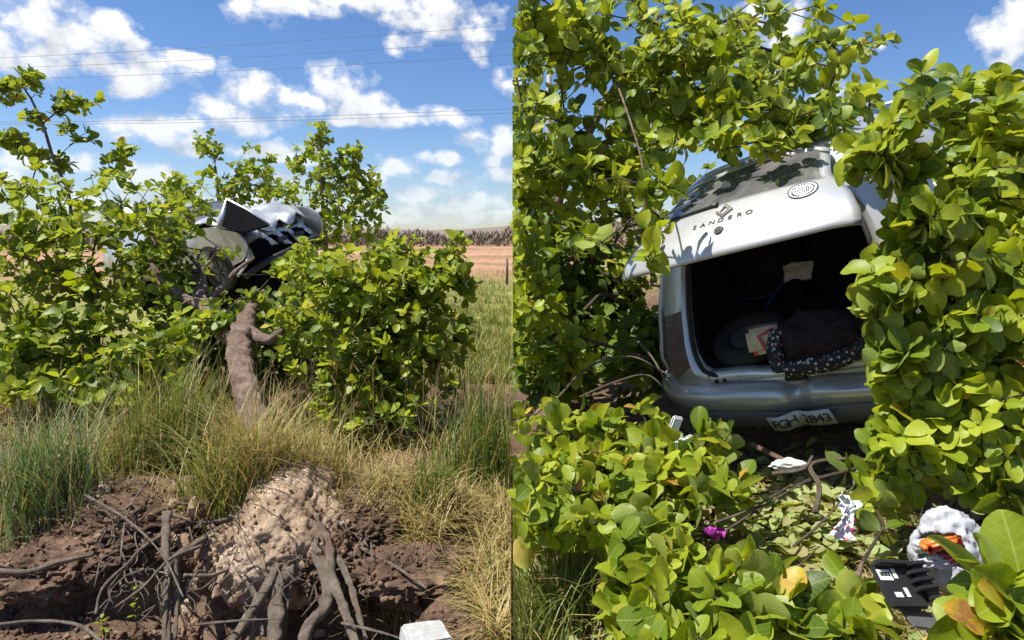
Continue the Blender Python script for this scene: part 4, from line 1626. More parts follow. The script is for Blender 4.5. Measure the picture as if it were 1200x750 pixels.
# ---- right side
def clear_car(p):
    """keep the open boot, the raised tailgate and the view to them free"""
    q = CMI @ Vector(p)
    if -.92 < q.x < .92 and -.05 < q.y < 4.1 and 0 < q.z < 1.62: return True
    if -.75 < q.x < .75 and -.35 < q.y < .8 and 1.45 < q.z < 1.80: return True
    px, py, d = proj(np.array(p))
    if d < 4.3:
        if 735 < px < 1004 and 235 < py < 500: return True
        if 1000 < px < 1035 and 395 < py < 500: return True
        if 815 < px < 965 and 190 < py < 240: return True
        if 985 <= px < 1018 and 310 < py < 470: return True
    return False


make_plant('cashew_tree', 'overhanging cashew tree with dense lit leaves above the open tailgate', 'tree',
           [gnd(.42, 5.3), P(655, 400, 5.1), P(640, 300, 4.9), P(668, 200, 4.7), P(716, 110, 4.6), P(770, 20, 4.5)],
           [(660, 60, 3.9, 70, 70, .5, 95), (640, 190, 3.7, 55, 80, .4, 88), (720, 190, 3.7, 55, 60, .35, 63), (760, 70, 3.9, 60, 70, .5, 76), (820, 60, 4.0, 55, 60, .45, 60), (800, 140, 4.0, 50, 40, .4, 41),
            (880, 40, 4.2, 60, 45, .4, 35), (930, 90, 4.2, 55, 40, .35, 22), (1000, 60, 4.2, 28, 30, .3, 15), (860, 120, 4.1, 50, 30, .35, 26), (960, 10, 4.2, 40, 15, .3, 6), (620, 340, 3.6, 30, 80, .35, 48), (650, 400, 3.9, 50, 50, .3, 54), (690, 285, 3.4, 22, 16, .2, 4), (620, 30, 3.7, 20, 60, .3, 26), (612, 260, 3.5, 12, 120, .25, 38),
            (760, 225, 3.1, 14, 14, .1, 5), (850, 165, 3.5, 60, 22, .2, 28), (940, 150, 3.5, 55, 26, .2, 28), (1000, 120, 3.6, 30, 30, .2, 16), (880, 90, 3.6, 70, 30, .25, 35), (960, 60, 3.7, 50, 30, .2, 16), (985, 185, 3.1, 22, 22, .1, 15), (930, 170, 3.2, 60, 12, .1, 15), (1000, 140, 3.2, 36, 30, .15, 20), (900, 130, 3.5, 60, 20, .15, 17), (740, 330, 4.4, 40, 40, .3, 16), (680, 20, 4.4, 90, 40, .4, 41), (960, 165, 4.2, 40, 20, .3, 12)],
           L=.102, side=1, seed=31, tint=.66, tvar=.20, per=7, key='near', tr=.036, clear=clear_car, yellow=.03, up=.3)
make_plant('cashew_sprig', 'low leafy cashew sprig dangling in front of the tailgate corner', 'branch',
           [P(722, 95, 3.7), P(738, 140, 3.4), P(752, 190, 3.15), P(755, 245, 3.0), P(762, 300, 2.95)],
           [(775, 272, 2.95, 10, 8, .06, 2), (762, 308, 2.92, 8, 10, .05, 2), (782, 222, 3.05, 12, 10, .08, 2), (690, 290, 3.1, 12, 6, .06, 1)],
           L=.135, side=1, seed=32, tint=.70, tvar=.06, per=5, key='near', tr=.005, yellow=.0, up=.1)
make_plant('cashew_thicket', 'cashew thicket with shade tinted into its leaves crowding the flank of the hatchback', 'bush',
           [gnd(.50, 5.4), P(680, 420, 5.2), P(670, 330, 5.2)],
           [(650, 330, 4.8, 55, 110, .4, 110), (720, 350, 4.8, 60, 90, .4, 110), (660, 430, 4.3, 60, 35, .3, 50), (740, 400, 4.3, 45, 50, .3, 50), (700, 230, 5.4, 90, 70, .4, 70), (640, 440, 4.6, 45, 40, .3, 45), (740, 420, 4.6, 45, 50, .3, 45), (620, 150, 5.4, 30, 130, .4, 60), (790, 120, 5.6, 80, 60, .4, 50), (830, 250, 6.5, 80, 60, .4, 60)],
           L=.13, side=1, seed=33, tint=.28, tvar=.12, per=7, key='far', tr=.04, clear=clear_car)  # dark tint: the thicket's inner shade is painted into its leaves
make_plant('cashew_bush', 'large glossy cashew bush pressed against the car beside the plastic bag', 'bush',
           [gnd(2.45, 3.5), P(1130, 460, 3.5), P(1120, 360, 3.4), P(1110, 260, 3.4)],
           [(1110, 330, 2.55, 85, 95, .3, 93), (1170, 270, 2.6, 50, 90, .3, 60), (1055, 330, 2.5, 48, 45, .18, 37), (1170, 400, 2.5, 50, 80, .3, 54), (1085, 210, 2.8, 60, 45, .3, 39), (1150, 150, 2.9, 65, 40, .3, 37),
            (1175, 95, 3.0, 30, 22, .25, 10), (1065, 140, 3.0, 32, 30, .25, 13), (1090, 440, 2.5, 55, 55, .25, 50), (1015, 345, 2.45, 26, 30, .10, 18), (1045, 420, 2.5, 34, 34, .12, 27), (1150, 500, 2.4, 60, 45, .25, 44), (1070, 510, 2.5, 48, 30, .2, 30), (1015, 215, 2.8, 22, 22, .12, 11), (1020, 170, 3.0, 34, 24, .2, 16), (1190, 200, 2.8, 30, 60, .25, 30), (1120, 550, 2.45, 60, 22, .15, 27), (1185, 560, 2.3, 30, 40, .15, 18), (1050, 225, 2.65, 36, 32, .12, 30), (1045, 170, 2.5, 40, 44, .15, 28), (1075, 110, 3.0, 40, 24, .15, 13), (1012, 195, 2.5, 18, 26, .1, 12), (1095, 250, 2.4, 36, 40, .12, 23), (1015, 275, 2.55, 22, 22, .08, 11)],
           L=.108, side=1, seed=34, tint=.66, tvar=.17, per=8, key='near', tr=.035, clear=clear_car, up=.25, droop=.15)
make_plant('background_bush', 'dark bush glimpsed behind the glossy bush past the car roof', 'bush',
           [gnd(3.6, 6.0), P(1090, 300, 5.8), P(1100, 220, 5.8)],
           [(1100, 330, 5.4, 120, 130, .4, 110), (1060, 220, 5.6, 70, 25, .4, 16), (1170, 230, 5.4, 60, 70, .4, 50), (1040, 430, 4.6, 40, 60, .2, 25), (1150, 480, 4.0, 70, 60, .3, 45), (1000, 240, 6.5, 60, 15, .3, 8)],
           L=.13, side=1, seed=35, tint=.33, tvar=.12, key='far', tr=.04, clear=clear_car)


def clear_trash(p):
    px, py, d = proj(np.array(p))
    for (x0, y0, x1, y1) in ((1048, 575, 1165, 735), (950, 555, 1022, 660), (1005, 640, 1120, 750), (590, 630, 720, 760), (870, 560, 960, 680), (818, 608, 862, 652), (776, 484, 808, 526), (900, 530, 950, 562), (850, 455, 1030, 548)):
        if x0 < px < x1 and y0 < py < y1: return True
    return False


def heap(name, label, trunk, blobs, seed, **kw):
    a = dict(L=.118, side=1, seed=seed, tint=.66, tvar=.18, per=6, key='near', tr=.014, up=.55, flat=.15, jumble=.6, yellow=.06, clear=clear_trash)
    a.update(kw)
    return make_plant(name, label, 'branch', trunk, blobs, **a)


heap('fallen_branch', 'leafy fallen cashew branch spread over the ground behind the car corner', [P(770, 530, 3.3), P(720, 560, 3.0), P(680, 590, 2.7)],
     [(690, 560, 2.85, 75, 45, .35, 42), (760, 540, 3.0, 60, 35, .3, 30), (640, 560, 2.9, 40, 50, .3, 22), (730, 500, 3.3, 70, 25, .3, 24), (640, 500, 3.3, 45, 30, .3, 14), (850, 520, 3.1, 40, 20, .2, 14), (800, 560, 2.8, 50, 25, .2, 16)], 41)
heap('fallen_branch', 'leafy fallen cashew branch lying beside the green grass tuft', [P(760, 690, 2.3), P(720, 640, 2.5), P(700, 610, 2.6)],
     [(740, 640, 2.35, 75, 45, .3, 38), (800, 680, 2.2, 70, 45, .25, 34), (700, 690, 2.3, 55, 50, .25, 20), (650, 630, 2.5, 50, 40, .3, 24), (620, 600, 2.6, 20, 50, .3, 14)], 42, L=.122)
heap('fallen_branch', 'leafy fallen cashew branch with big bright leaves below the purple flower', [P(880, 745, 2.05), P(840, 720, 2.1), P(830, 700, 2.15)],
     [(800, 730, 2.02, 60, 25, .2, 18), (860, 710, 2.08, 60, 40, .2, 26), (920, 735, 2.0, 45, 22, .15, 12), (880, 660, 2.3, 60, 25, .2, 14), (760, 745, 2.0, 60, 20, .2, 10)], 43, L=.130, tint=.64)
heap('fallen_branch', 'leafy fallen cashew branch between the crumpled paper and the black tray', [P(980, 735, 2.0), P(1000, 690, 2.15), P(1010, 660, 2.3)],
     [(960, 720, 1.95, 40, 30, .15, 10), (1015, 655, 2.25, 28, 30, .15, 9), (1000, 700, 2.1, 30, 25, .12, 8), (1035, 590, 2.55, 30, 30, .2, 14), (1015, 748, 1.85, 25, 14, .1, 5)], 44, L=.130, tint=.63)
heap('fallen_branch', 'leafy fallen cashew branch in the shade under the car bumper', [P(880, 520, 3.3), P(920, 540, 3.1), P(960, 560, 2.9)],
     [(880, 520, 3.2, 50, 18, .2, 18), (960, 545, 3.0, 60, 18, .2, 14), (1020, 545, 2.9, 50, 22, .2, 16), (1080, 560, 2.7, 55, 25, .2, 18), (870, 570, 2.8, 50, 25, .2, 14), (920, 600, 2.6, 50, 28, .2, 12)], 45, tint=.5, L=.125)
make_plant('cashew_seedling', 'cashew seedling with one very large upright leaf beside the plastic bag', 'seedling',
           [P(1205, 770, 1.75), P(1195, 720, 1.75), P(1188, 690, 1.75)],
           [(1185, 685, 1.75, 10, 10, .04, 3), (1195, 735, 1.7, 16, 12, .05, 4), (1160, 745, 1.72, 14, 10, .05, 3)],
           L=.17, side=1, seed=46, tint=.60, tvar=.06, per=6, key='near', tr=.007, up=.8, flat=.2, yellow=.06)
sd_ = PLANTS[-1]
for (a_, b_, L_, t_) in ((P(1202, 708, 1.75), P(1174, 602, 1.80), .25, .62), (P(1188, 700, 1.74), P(1142, 668, 1.70), .16, .66), (P(1186, 705, 1.73), P(1148, 718, 1.66), .15, .72)):
    y_ = norm(b_ - a_); n_ = norm(CAM - a_ + np.array([-.4, 0, .5])); n_ = norm(n_ - y_ * (n_ @ y_))
    sd_.pos = np.vstack([sd_.pos, a_]); sd_.y = np.vstack([sd_.y, y_]); sd_.n = np.vstack([sd_.n, n_])
    sd_.L = np.append(sd_.L, L_); sd_.t = np.append(sd_.t, t_); sd_.var = np.append(sd_.var, 0)
build_plants()

# ------------------------------------------------------------------ the uprooted tree: trunk, root plate, roots, clods
FO = np.array(fallen.location)


def fl(pts):
    return [tuple(np.array(p) - FO) for p in pts]


def knobble(o, amp, f):
    for v in o.data.vertices:
        n = v.normal
        v.co += n * (amp * mnoise.fractal(v.co * f, .8, 2.1, 5) + amp * .6 * mnoise.noise(Vector((v.co.x * f * 4, v.co.y * f, v.co.z * f * 3))))


trp = spline(fl([P(318, 600, 3.55), P(305, 520, 4.0), P(290, 460, 4.5), P(281, 415, 5.0), P(284, 388, 5.4), P(293, 366, 5.8), P(299, 352, 6.4), P(306, 344, 7.0), P(316, 338, 7.6)]), 14)
LAST_O = tube('trunk', trp, list(np.interp(np.linspace(0, 1, len(trp)), [0, .11, .29, .44, .53, .62, .74, .87, 1], [.12, .092, .086, .100, .088, .050, .035, .022, .010])), 'bark', fallen, 28, .03, 5)
knobble(LAST_O, .024, 14.0)
for pts, r0, r1 in (([P(279, 400, 5.2), P(256, 388, 5.5), P(240, 360, 6.0), P(228, 320, 6.7)], .062, .045),
                    ([P(290, 388, 5.4), P(312, 398, 5.2), P(332, 388, 5.15)], .055, .03),
                    ([P(240, 360, 6.0), P(210, 345, 6.1), P(185, 330, 6.2)], .05, .03),
                    ([P(244, 350, 6.2), P(262, 335, 6.4), P(276, 318, 6.5), P(298, 302, 6.7)], .035, .014),
                    ([P(240, 345, 6.3), P(236, 318, 6.5), P(222, 300, 6.6), P(204, 288, 6.7)], .035, .015),
                    ([P(236, 318, 6.5), P(250, 300, 6.6), P(254, 285, 6.7)], .02, .010),
                    ([P(205, 345, 6.1), P(178, 310, 6.2), P(182, 285, 6.25), P(170, 262, 6.3)], .03, .012),
                    ([P(184, 296, 6.2), P(196, 284, 6.2), P(204, 270, 6.2)], .016, .008),
                    ([P(245, 352, 6.1), P(222, 352, 6.0), P(214, 356, 5.9)], .018, .008)):
    s = spline(fl(pts), 9)
    knobble(tube('limb', s, list(np.linspace(r0, r1, len(s))), 'bark', fallen, 14, .04, len(pts)), r0 * .2, 9.0)

rp_c = P(335, 618, 3.45) - FO
bm = bmesh.new()
bmesh.ops.create_icosphere(bm, subdivisions=6, radius=1)
for v in bm.verts:
    n = v.co.normalized()
    k = 1 + .13 * mnoise.fractal(n * 1.7 + Vector((4.2, 1, 0)), .8, 2.0, 4) + .030 * mnoise.fractal(n * 10, .7, 2.0, 5) - .05 * abs(mnoise.noise(n * 4.2)) - .025 * abs(mnoise.noise(n * 13))
    sq = Vector([math.copysign(abs(c) ** .8, c) for c in n])
    v.co = Vector((sq.x * .33 * k * (1 + .38 * (-n.z)), sq.y * .40 * k, sq.z * .25 * k))
    v.co.z += .28 * v.co.y * .9
plate = from_bm('root_plate', bm, 'pale_soil', fallen, True)
plate.location = rp_c

LUMPV = [np.array([v.co + plate.location for v in plate.data.vertices if v.normal.z > .0 or v.normal.y < -.4]) + FO]
for (px, py, d, sx_, sy_, sz_, sd, m_) in ((225, 622, 3.5, .24, .24, .14, 1, 'dark_soil'), (160, 618, 3.5, .34, .26, .15, 2, 'dark_soil'), (425, 628, 3.45, .22, .24, .14, 3, 'dark_soil'), (480, 672, 3.15, .30, .22, .11, 4, 'dark_soil'), (60, 668, 3.2, .34, .22, .12, 5, 'dark_soil'), (272, 652, 3.25, .16, .14, .15, 6, 'pale_soil'), (385, 668, 3.2, .16, .12, .14, 7, 'dark_soil')):
    bm = bmesh.new()
    bmesh.ops.create_icosphere(bm, subdivisions=6, radius=1)
    for v in bm.verts:
        n = v.co.normalized()
        k = 1 + .24 * mnoise.fractal(n * 1.6 + Vector((sd * 7.1, 1, 0)), .8, 2.0, 4) + .10 * mnoise.hetero_terrain(n * 8 + Vector((sd, 0, 0)), .6, 2.1, 5, .3) - .06 - .05 * abs(mnoise.noise(n * 15))
        v.co = Vector((n.x * sx_, n.y * sy_, n.z * sz_)) * k
    o = from_bm('soil_lump', bm, m_, fallen, True)
    o.location = P(px, py, d) - FO
    LUMPV.append(np.array([v.co + o.location for v in o.data.vertices if v.normal.z > .1 or v.normal.y < -.3]) + FO)
# clods
CLOD = []
for s in range(10):
    bm = bmesh.new()
    bmesh.ops.create_icosphere(bm, subdivisions=2, radius=1)
    for v in bm.verts:
        n = v.co.normalized()
        k = 1 + .55 * mnoise.fractal(n * 1.3 + Vector((s * 5.3, 2, 0)), .9, 2.1, 4)
        v.co = n * k
    me = bpy.data.meshes.new('clod')
    bm.to_mesh(me); bm.free()
    me.materials.append(MATS[('pale_soil', 'red_soil', 'dark_soil', 'red_soil', 'pale_soil')[s % 5]])
    for p in me.polygons: p.use_smooth = (p.index % 3 != 0)
    CLOD.append(me)
rc = random.Random(9)


def put_clod(p, s, parent, base):
    o = bpy.data.objects.new('clod', CLOD[rc.randrange(10)])
    COL.objects.link(o)
    o.parent = parent
    o.location = Vector(p) - Vector(base)
    o.rotation_euler = (rc.uniform(0, 6), rc.uniform(0, 6), rc.uniform(0, 6))
    o.scale = (s * rc.uniform(.7, 1.3), s * rc.uniform(.7, 1.2), s * rc.uniform(.6, 1))
    return o


base_p = FO + rp_c
# lumps on the plate face (front and left flank)
for k in range(60):
    a = rc.uniform(-1, 1); b = rc.uniform(-1, .75)
    x = base_p[0] - .05 + a * .38
    z = base_p[2] + b * .30 - .04
    y = base_p[1] - .30 * math.sqrt(max(.02, 1 - .55 * a * a - .5 * b * b)) + rc.uniform(-.02, .05)
    if abs(a) < .35 and b > -.15: continue
    put_clod((x, y, z), rc.choice((.018, .022, .03, .045)), plate, base_p)
for k in range(100):
    px = rc.choice((rc.uniform(90, 300), rc.uniform(330, 520)))
    p = on_ground(px, rc.uniform(560, 748))
    put_clod((p[0], p[1], p[2] + .006), rc.choice((.015, .02, .024, .034, .05)), plate, base_p)
for q in LUMPV[1:]:
    for k in range(16):
        p = q[rc.randrange(len(q))]
        put_clod(p, rc.choice((.014, .018, .024, .032)), plate, base_p)
# crumbs
rng = np.random.default_rng(17)
nC = 2600
ix = np.array([on_ground(x, y) for x, y in zip(rng.uniform(-40, 560, nC), rng.uniform(555, 760, nC))])
keep = (ix[:, 0] < -.02)
ix = ix[keep]
lv = np.concatenate([q[rng.integers(0, len(q), 420 if i_ else 260)] for i_, q in enumerate(LUMPV)])
ix = np.concatenate([ix, lv + rng.normal(0, .006, lv.shape)])
ix = ix[ix[:, 0] < -.03]; nC = len(ix)
octv = np.array([(1, 0, 0), (-1, 0, 0), (0, 1, 0), (0, -1, 0), (0, 0, 1), (0, 0, -1)], float)
octf = np.array([(0, 2, 4), (2, 1, 4), (1, 3, 4), (3, 0, 4), (2, 0, 5), (1, 2, 5), (3, 1, 5), (0, 3, 5)])
sz = rng.uniform(.003, .013, nC) * rng.uniform(.6, 1.5, nC)
V = octv[None] * sz[:, None, None] * rng.uniform(.6, 1.4, (nC, 6, 1)) + rng.normal(0, .12, (nC, 6, 3)) * sz[:, None, None] + (ix + np.array([0, 0, .004]))[:, None]
o = obj('soil_crumbs', mesh_np('soil_crumbs', V.reshape(-1, 3), [(octf[None] + (np.arange(nC) * 6)[:, None, None]).reshape(-1, 3)], 'red_soil', False))
tag(o, 'loose crumbs of dry soil scattered round the torn-out roots', 'soil', kind='stuff')

# roots
ROOTS = [
    ([(330, 650, 3.15), (312, 690, 3.0), (290, 725, 2.85), (262, 765, 2.7)], .030, .018),
    ([(318, 655, 3.15), (312, 690, 3.02), (300, 730, 2.9), (290, 770, 2.8)], .018, .012),
    ([(334, 670, 3.1), (326, 700, 3.0), (322, 740, 2.85), (316, 780, 2.75)], .040, .034),
    ([(345, 650, 3.15), (338, 690, 3.05), (333, 730, 2.95), (330, 775, 2.85)], .018, .014),
    ([(372, 648, 3.15), (384, 680, 3.02), (380, 712, 2.92), (362, 735, 2.85), (352, 775, 2.75)], .036, .026),
    ([(385, 640, 3.15), (390, 680, 3.0), (404, 715, 2.88), (422, 770, 2.7)], .026, .018),
    ([(392, 650, 3.15), (404, 668, 3.05), (415, 700, 2.92), (432, 760, 2.75)], .024, .010),
    ([(300, 650, 3.15), (286, 668, 3.1), (300, 700, 3.0), (308, 745, 2.85)], .016, .010),
    ([(300, 645, 3.2), (255, 672, 3.05), (215, 674, 3.0)], .012, .010),
    ([(262, 618, 3.25), (225, 640, 3.1), (205, 655, 3.05), (196, 680, 3.0), (192, 760, 2.8)], .018, .012),
    ([(196, 600, 3.25), (194, 640, 3.12), (198, 690, 3.0), (196, 760, 2.8)], .020, .012),
    ([(206, 655, 3.05), (208, 690, 3.0), (205, 750, 2.85)], .012, .009),
    ([(220, 610, 3.3), (170, 640, 3.1), (150, 660, 3.0), (120, 690, 2.9), (112, 720, 2.85)], .010, .007),
    ([(235, 640, 3.1), (200, 655, 3.0), (165, 690, 2.85), (135, 712, 2.75)], .010, .006),
    ([(-30, 668, 2.9), (30, 670, 2.95), (65, 660, 3.0), (110, 650, 3.1)], .014, .010),
    ([(-20, 735, 2.5), (40, 728, 2.6), (90, 732, 2.6), (120, 752, 2.5)], .008, .006),
    ([(345, 560, 3.75), (300, 575, 3.6), (255, 590, 3.45), (200, 590, 3.35)], .012, .007),
    ([(370, 555, 3.8), (340, 572, 3.6), (290, 600, 3.35), (240, 612, 3.25), (190, 600, 3.25)], .011, .008),
    ([(378, 545, 3.9), (372, 560, 3.75), (360, 580, 3.6)], .018, .010),
    ([(420, 640, 3.2), (470, 668, 3.0), (500, 690, 2.9)], .009, .005),
    ([(230, 732, 2.8), (270, 728, 2.75), (320, 725, 2.75)], .006, .004),
    ([(400, 730, 2.8), (450, 742, 2.7), (480, 752, 2.6)], .006, .004),
    ([(100, 580, 3.4), (150, 610, 3.2), (190, 650, 3.0), (215, 700, 2.85)], .007, .004),
    ([(175, 560, 3.6), (150, 600, 3.3), (140, 660, 3.0)], .006, .004),
]
for pts, r0, r1 in ROOTS:
    p0 = pts[0]
    if 290 < p0[0] < 400 and p0[1] > 620: pts = [(p0[0] * .6 + 138, p0[1] - 34, p0[2] + .22)] + pts
    s = spline(fl([P(*p) for p in pts]), 10)
    knobble(tube('root', s, list(np.linspace(r0 * 1.02, r1 * .95, len(s))), 'root_bark', fallen, 10, .06, len(pts)), r0 * .30, 16.0)
rw = random.Random(77)
for k in range(90):      # hair roots
    px, py = rw.uniform(110, 440), rw.uniform(590, 690)
    d = float(np.interp(py, [560, 750], [3.45, 2.75])) + rw.uniform(-.05, .05)
    a = P(px, py, d); pts = [a]
    for j in range(4):
        pts.append(pts[-1] + np.array([rw.uniform(-.06, .06), rw.uniform(-.07, .02), rw.uniform(-.07, .02)]))
    s = spline(fl(pts), 3)
    tube('root', s, list(np.linspace(.005, .002, len(s))), 'root_bark', fallen, 5)

# ------------------------------------------------------------------ grass
def blades(name, base, h, w, tint, lean=.5, segs=4, parent=None, seed=0, az0=None, azs=3.2, side=None, clampx=None):
    rng = np.random.default_rng(seed)
    n = len(base)
    a = (rng.uniform(0, 2 * np.pi, n) if az0 is None else az0 + rng.normal(0, azs, n))
    d = np.stack([np.cos(a), np.sin(a), 0 * a], -1)
    s = np.stack([-np.sin(a), np.cos(a), 0 * a], -1)
    le = np.clip(rng.normal(lean, .25, n), .02, 1.5)
    rows = []
    for k in range(segs + 1):
        t = k / segs
        fwd = le * h * (t ** 1.8) * .8
        up_ = h * (t - .38 * np.minimum(le, 1.3) * t ** 2.4)
        c = base + d * fwd[:, None] + np.array([0, 0, 1.]) * up_[:, None]
        ww = w * (1 - t ** 1.6) * .5 + .0004
        rows += [c - s * ww[:, None], c + s * ww[:, None]]
    V = np.stack(rows, 1)
    nv = 2 * (segs + 1)
    f = np.array([(2 * k, 2 * k + 1, 2 * k + 3, 2 * k + 2) for k in range(segs)])
    F = (f[None] + (np.arange(n) * nv)[:, None, None]).reshape(-1, 4)
    V = V.reshape(-1, 3)
    if clampx == 'L': V[:, 0] = np.minimum(V[:, 0], -.004)
    if clampx == 'R': V[:, 0] = np.maximum(V[:, 0], .004)
    return mesh_np(name, V, [F], 'grass_blade', uv=None, tint=np.repeat(np.clip(tint, 0, 1), nv))


def tuft(label, px, py, n, rad, h, w, tmean, tvar, lean, seed, z=None, side='L', group=None, az0=None, azs=1.0):
    rng = np.random.default_rng(seed)
    c = on_ground(px, py)
    u = rng.normal(0, .5, (n, 2)) * rad
    base = np.stack([c[0] + u[:, 0], c[1] + u[:, 1], 0 * u[:, 0]], -1)
    base[:, 2] = G(base[:, 0], base[:, 1]) - .01
    if side == 'L': base = base[base[:, 0] < -.015]
    else: base = base[base[:, 0] > .015]
    n = len(base)
    hh = h * np.clip(rng.normal(.8, .25, n), .3, 1.25)
    tt = np.clip(rng.normal(tmean, tvar, n), 0, 1)
    dry = rng.random(n) < .16
    tt[dry] = rng.uniform(.15, .42, dry.sum())
    org = np.array([c[0], c[1], c[2]])
    me = blades('grass_tuft', base, hh, w * rng.uniform(.6, 1.2, n), tt, lean, 5, seed=seed, clampx=side, az0=az0, azs=azs)
    co = np.zeros(len(me.vertices) * 3, np.float32); me.vertices.foreach_get('co', co)
    co = co.reshape(-1, 3) - org
    me.vertices.foreach_set('co', co.ravel().astype(np.float32))
    o = obj('grass_tuft', me, None, org)
    tag(o, label, 'grass', group)
    return o


tuft('dense blue-green grass tuft on the rim of the root hole', 58, 616, 620, .27, .58, .0080, .86, .06, .55, 1)
tuft('tall yellow-green grass tuft leaning beside the fallen trunk', 205, 545, 620, .30, .80, .009, .62, .12, .45, 2)
tuft('straw-tipped grass tuft between the blue-green tuft and the trunk', 145, 548, 260, .24, .50, .007, .45, .14, .5, 3)
tuft('dry straw tuft overhanging the pale soil of the root plate', 335, 545, 480, .26, .42, .006, .34, .12, .75, 4)
tuft('tall dark green grass tuft at the foot of the bright round bush', 572, 560, 520, .30, .70, .009, .74, .08, .35, 5)
tuft('short bright green grass tuft in the straw right of the roots', 508, 596, 220, .14, .26, .010, .70, .07, .4, 6)
tuft('bleached straw tuft arching over the dark soil', 470, 612, 420, .26, .34, .006, .30, .10, .9, 7)
tuft('dry leaning straw tuft hiding the foot of the fallen trunk', 300, 590, 520, .20, .62, .007, .36, .13, .6, 12)
tuft('wide-bladed olive tuft left of the trunk foot', 250, 585, 260, .20, .62, .010, .56, .12, .6, 14)
tuft('olive straw tuft beside the straw at the trunk foot', 372, 572, 300, .22, .46, .006, .46, .12, .6, 13)
tuft('thin olive grass tuft under the bright round bush', 400, 520, 300, .45, .52, .008, .58, .12, .5, 8)
tuft('long-bladed grass tuft in the gap beside the forked trunk', 338, 440, 110, .22, .85, .012, .58, .10, .7, 9)
tuft('bright green grass tuft below the fallen leafy branches', 645, 735, 620, .26, .46, .008, .68, .09, .6, 10, side='R')
tuft('straw grass tuft in front of the leafless soil patch by the thicket', 625, 545, 200, .24, .22, .006, .40, .12, .8, 11, side='R')


def cover(name, label, region, n, h, w, tmean, tvar, lean, seed, side='L', zone=None):
    rng = np.random.default_rng(seed)
    px = rng.uniform(region[0], region[2], n); py = rng.uniform(region[1], region[3], n)
    v = np.array([P(a, b, 1) - CAM for a, b in zip(px, py)])
    k = -CAM[2] / v[:, 2]
    base = CAM + v * k[:, None]
    for _ in range(3):
        zg = G(base[:, 0], base[:, 1])
        k = (zg - CAM[2]) / v[:, 2]
        base = CAM + v * k[:, None]
    base[:, 2] = G(base[:, 0], base[:, 1]) - .008
    sel = (base[:, 0] < -.01) if side == 'L' else (base[:, 0] > .01)
    if zone is not None: sel &= zone(px, py)
    base = base[sel]
    n = len(base)
    hh = h * np.clip(rng.normal(.8, .3, n), .25, 1.4)
    tt = np.clip(rng.normal(tmean, tvar, n), 0, 1)
    me = blades(name, base, hh, w * rng.uniform(.6, 1.3, n), tt, lean, 4, seed=seed + 50, clampx=side)
    o = obj(name, me)
    tag(o, label, 'grass', kind='stuff')
    return o


cover('dry_grass', 'dry straw grass spread over the ground under the bushes', (-40, 440, 600, 562), 3600, .30, .006, .32, .15, .95, 60)
cover('straw_litter', 'flattened straw beside the dark soil at the field edge', (430, 580, 600, 760), 5200, .22, .0055, .30, .15, 1.15, 61,
      zone=lambda x, y: ((y < 612 + .10 * (x - 430)) | (x > 556 + 14 * np.sin(y * .07))))
cover('field_grass', 'green and yellow grass across the near field', (480, 318, 600, 450), 9000, .22, .016, .58, .08, .6, 62)
cover('rim_straw', 'straw wisps on the soil of the root hole rim', (0, 560, 440, 620), 700, .16, .005, .30, .12, 1.2, 63)
cover('under_grass', 'dim grass stalks under the leafy bush', (-30, 430, 260, 500), 1700, .42, .008, .46, .16, .55, 64)
cover('thicket_straw', 'dry straw under the thicket and fallen leaves', (600, 470, 1200, 760), 3600, .14, .005, .36, .15, 1.1, 65, 'R')

rngs = np.random.default_rng(90)
ns = 120
bs = np.array([on_ground(x, y) for x, y in zip(rngs.uniform(-20, 590, ns), rngs.uniform(470, 590, ns))])
bs[:, 0] = np.minimum(bs[:, 0], -.08)
tp_ = bs + np.stack([rngs.normal(0, .16, ns), rngs.normal(0, .12, ns), rngs.uniform(.35, .75, ns)], -1)
tp_[:, 0] = np.minimum(tp_[:, 0], -.03)
hd = tp_ + norm(tp_ - bs) * .07
V1, F1_ = tubes_np(bs, tp_, np.full(ns, .0022), np.full(ns, .0014), 4)
V2, F2_ = tubes_np(tp_, hd, np.full(ns, .006), np.full(ns, .0015), 5)
tag(obj('seed_stalks', mesh_np('seed_stalks', np.concatenate([V1, V2]), [F1_, F2_ + len(V1)], 'grass_blade', tint=np.full(len(V1) + len(V2), .27))), 'thin dry seed stalks standing up from the grass', 'stalks', kind='stuff')
# small weed with leaf pairs in front of the roots, and upright dead stalks
for (px, py, hgt, lab) in ((160, 740, .22, 'small green weed seedling in the soil below the roots'), (112, 655, .14, 'tiny green weed on the shaded soil bank'), (208, 590, .10, 'pale two-leaf weed on top of the soil rim')):
    c = on_ground(px, py)
    r_ = empty('weed', c)
    tag(r_, lab, 'weed')
    tube('stem', [(0, 0, -.02), (.01, 0, hgt * .6), (.0, .01, hgt)], .003, 'twig_bark', r_, 5)
    rw2 = random.Random(px)
    for k in range(9):
        z = hgt * (.35 + .65 * k / 8)
        a = k * 2.4
        o = bpy.data.objects.new('leaf', LEAF_ME['far'][k % 5]); COL.objects.link(o); o.parent = r_
        o.location = (0, 0, z); o.rotation_euler = (R(rw2.uniform(10, 50)), 0, a); s = .035 * rw2.uniform(.7, 1.3); o.scale = (s, s, s)
        o.color = (.6, 0, 0, 1)
rw = random.Random(12)
V_, F_ = [], []
STALKS = []
for k in range(60):
    px, py = rw.uniform(300, 560), rw.uniform(450, 560)
    a = on_ground(px, py)
    ln = rw.uniform(.3, .9)
    tip = a + np.array([rw.uniform(-.25, .25), rw.uniform(-.2, .2), ln])
    mid = (a + tip) / 2 + np.array([rw.uniform(-.06, .06), rw.uniform(-.06, .06), 0])
    STALKS.append((a, mid, tip))
A = np.array([s[0] for s in STALKS] + [s[1] for s in STALKS]); B = np.array([s[1] for s in STALKS] + [s[2] for s in STALKS])
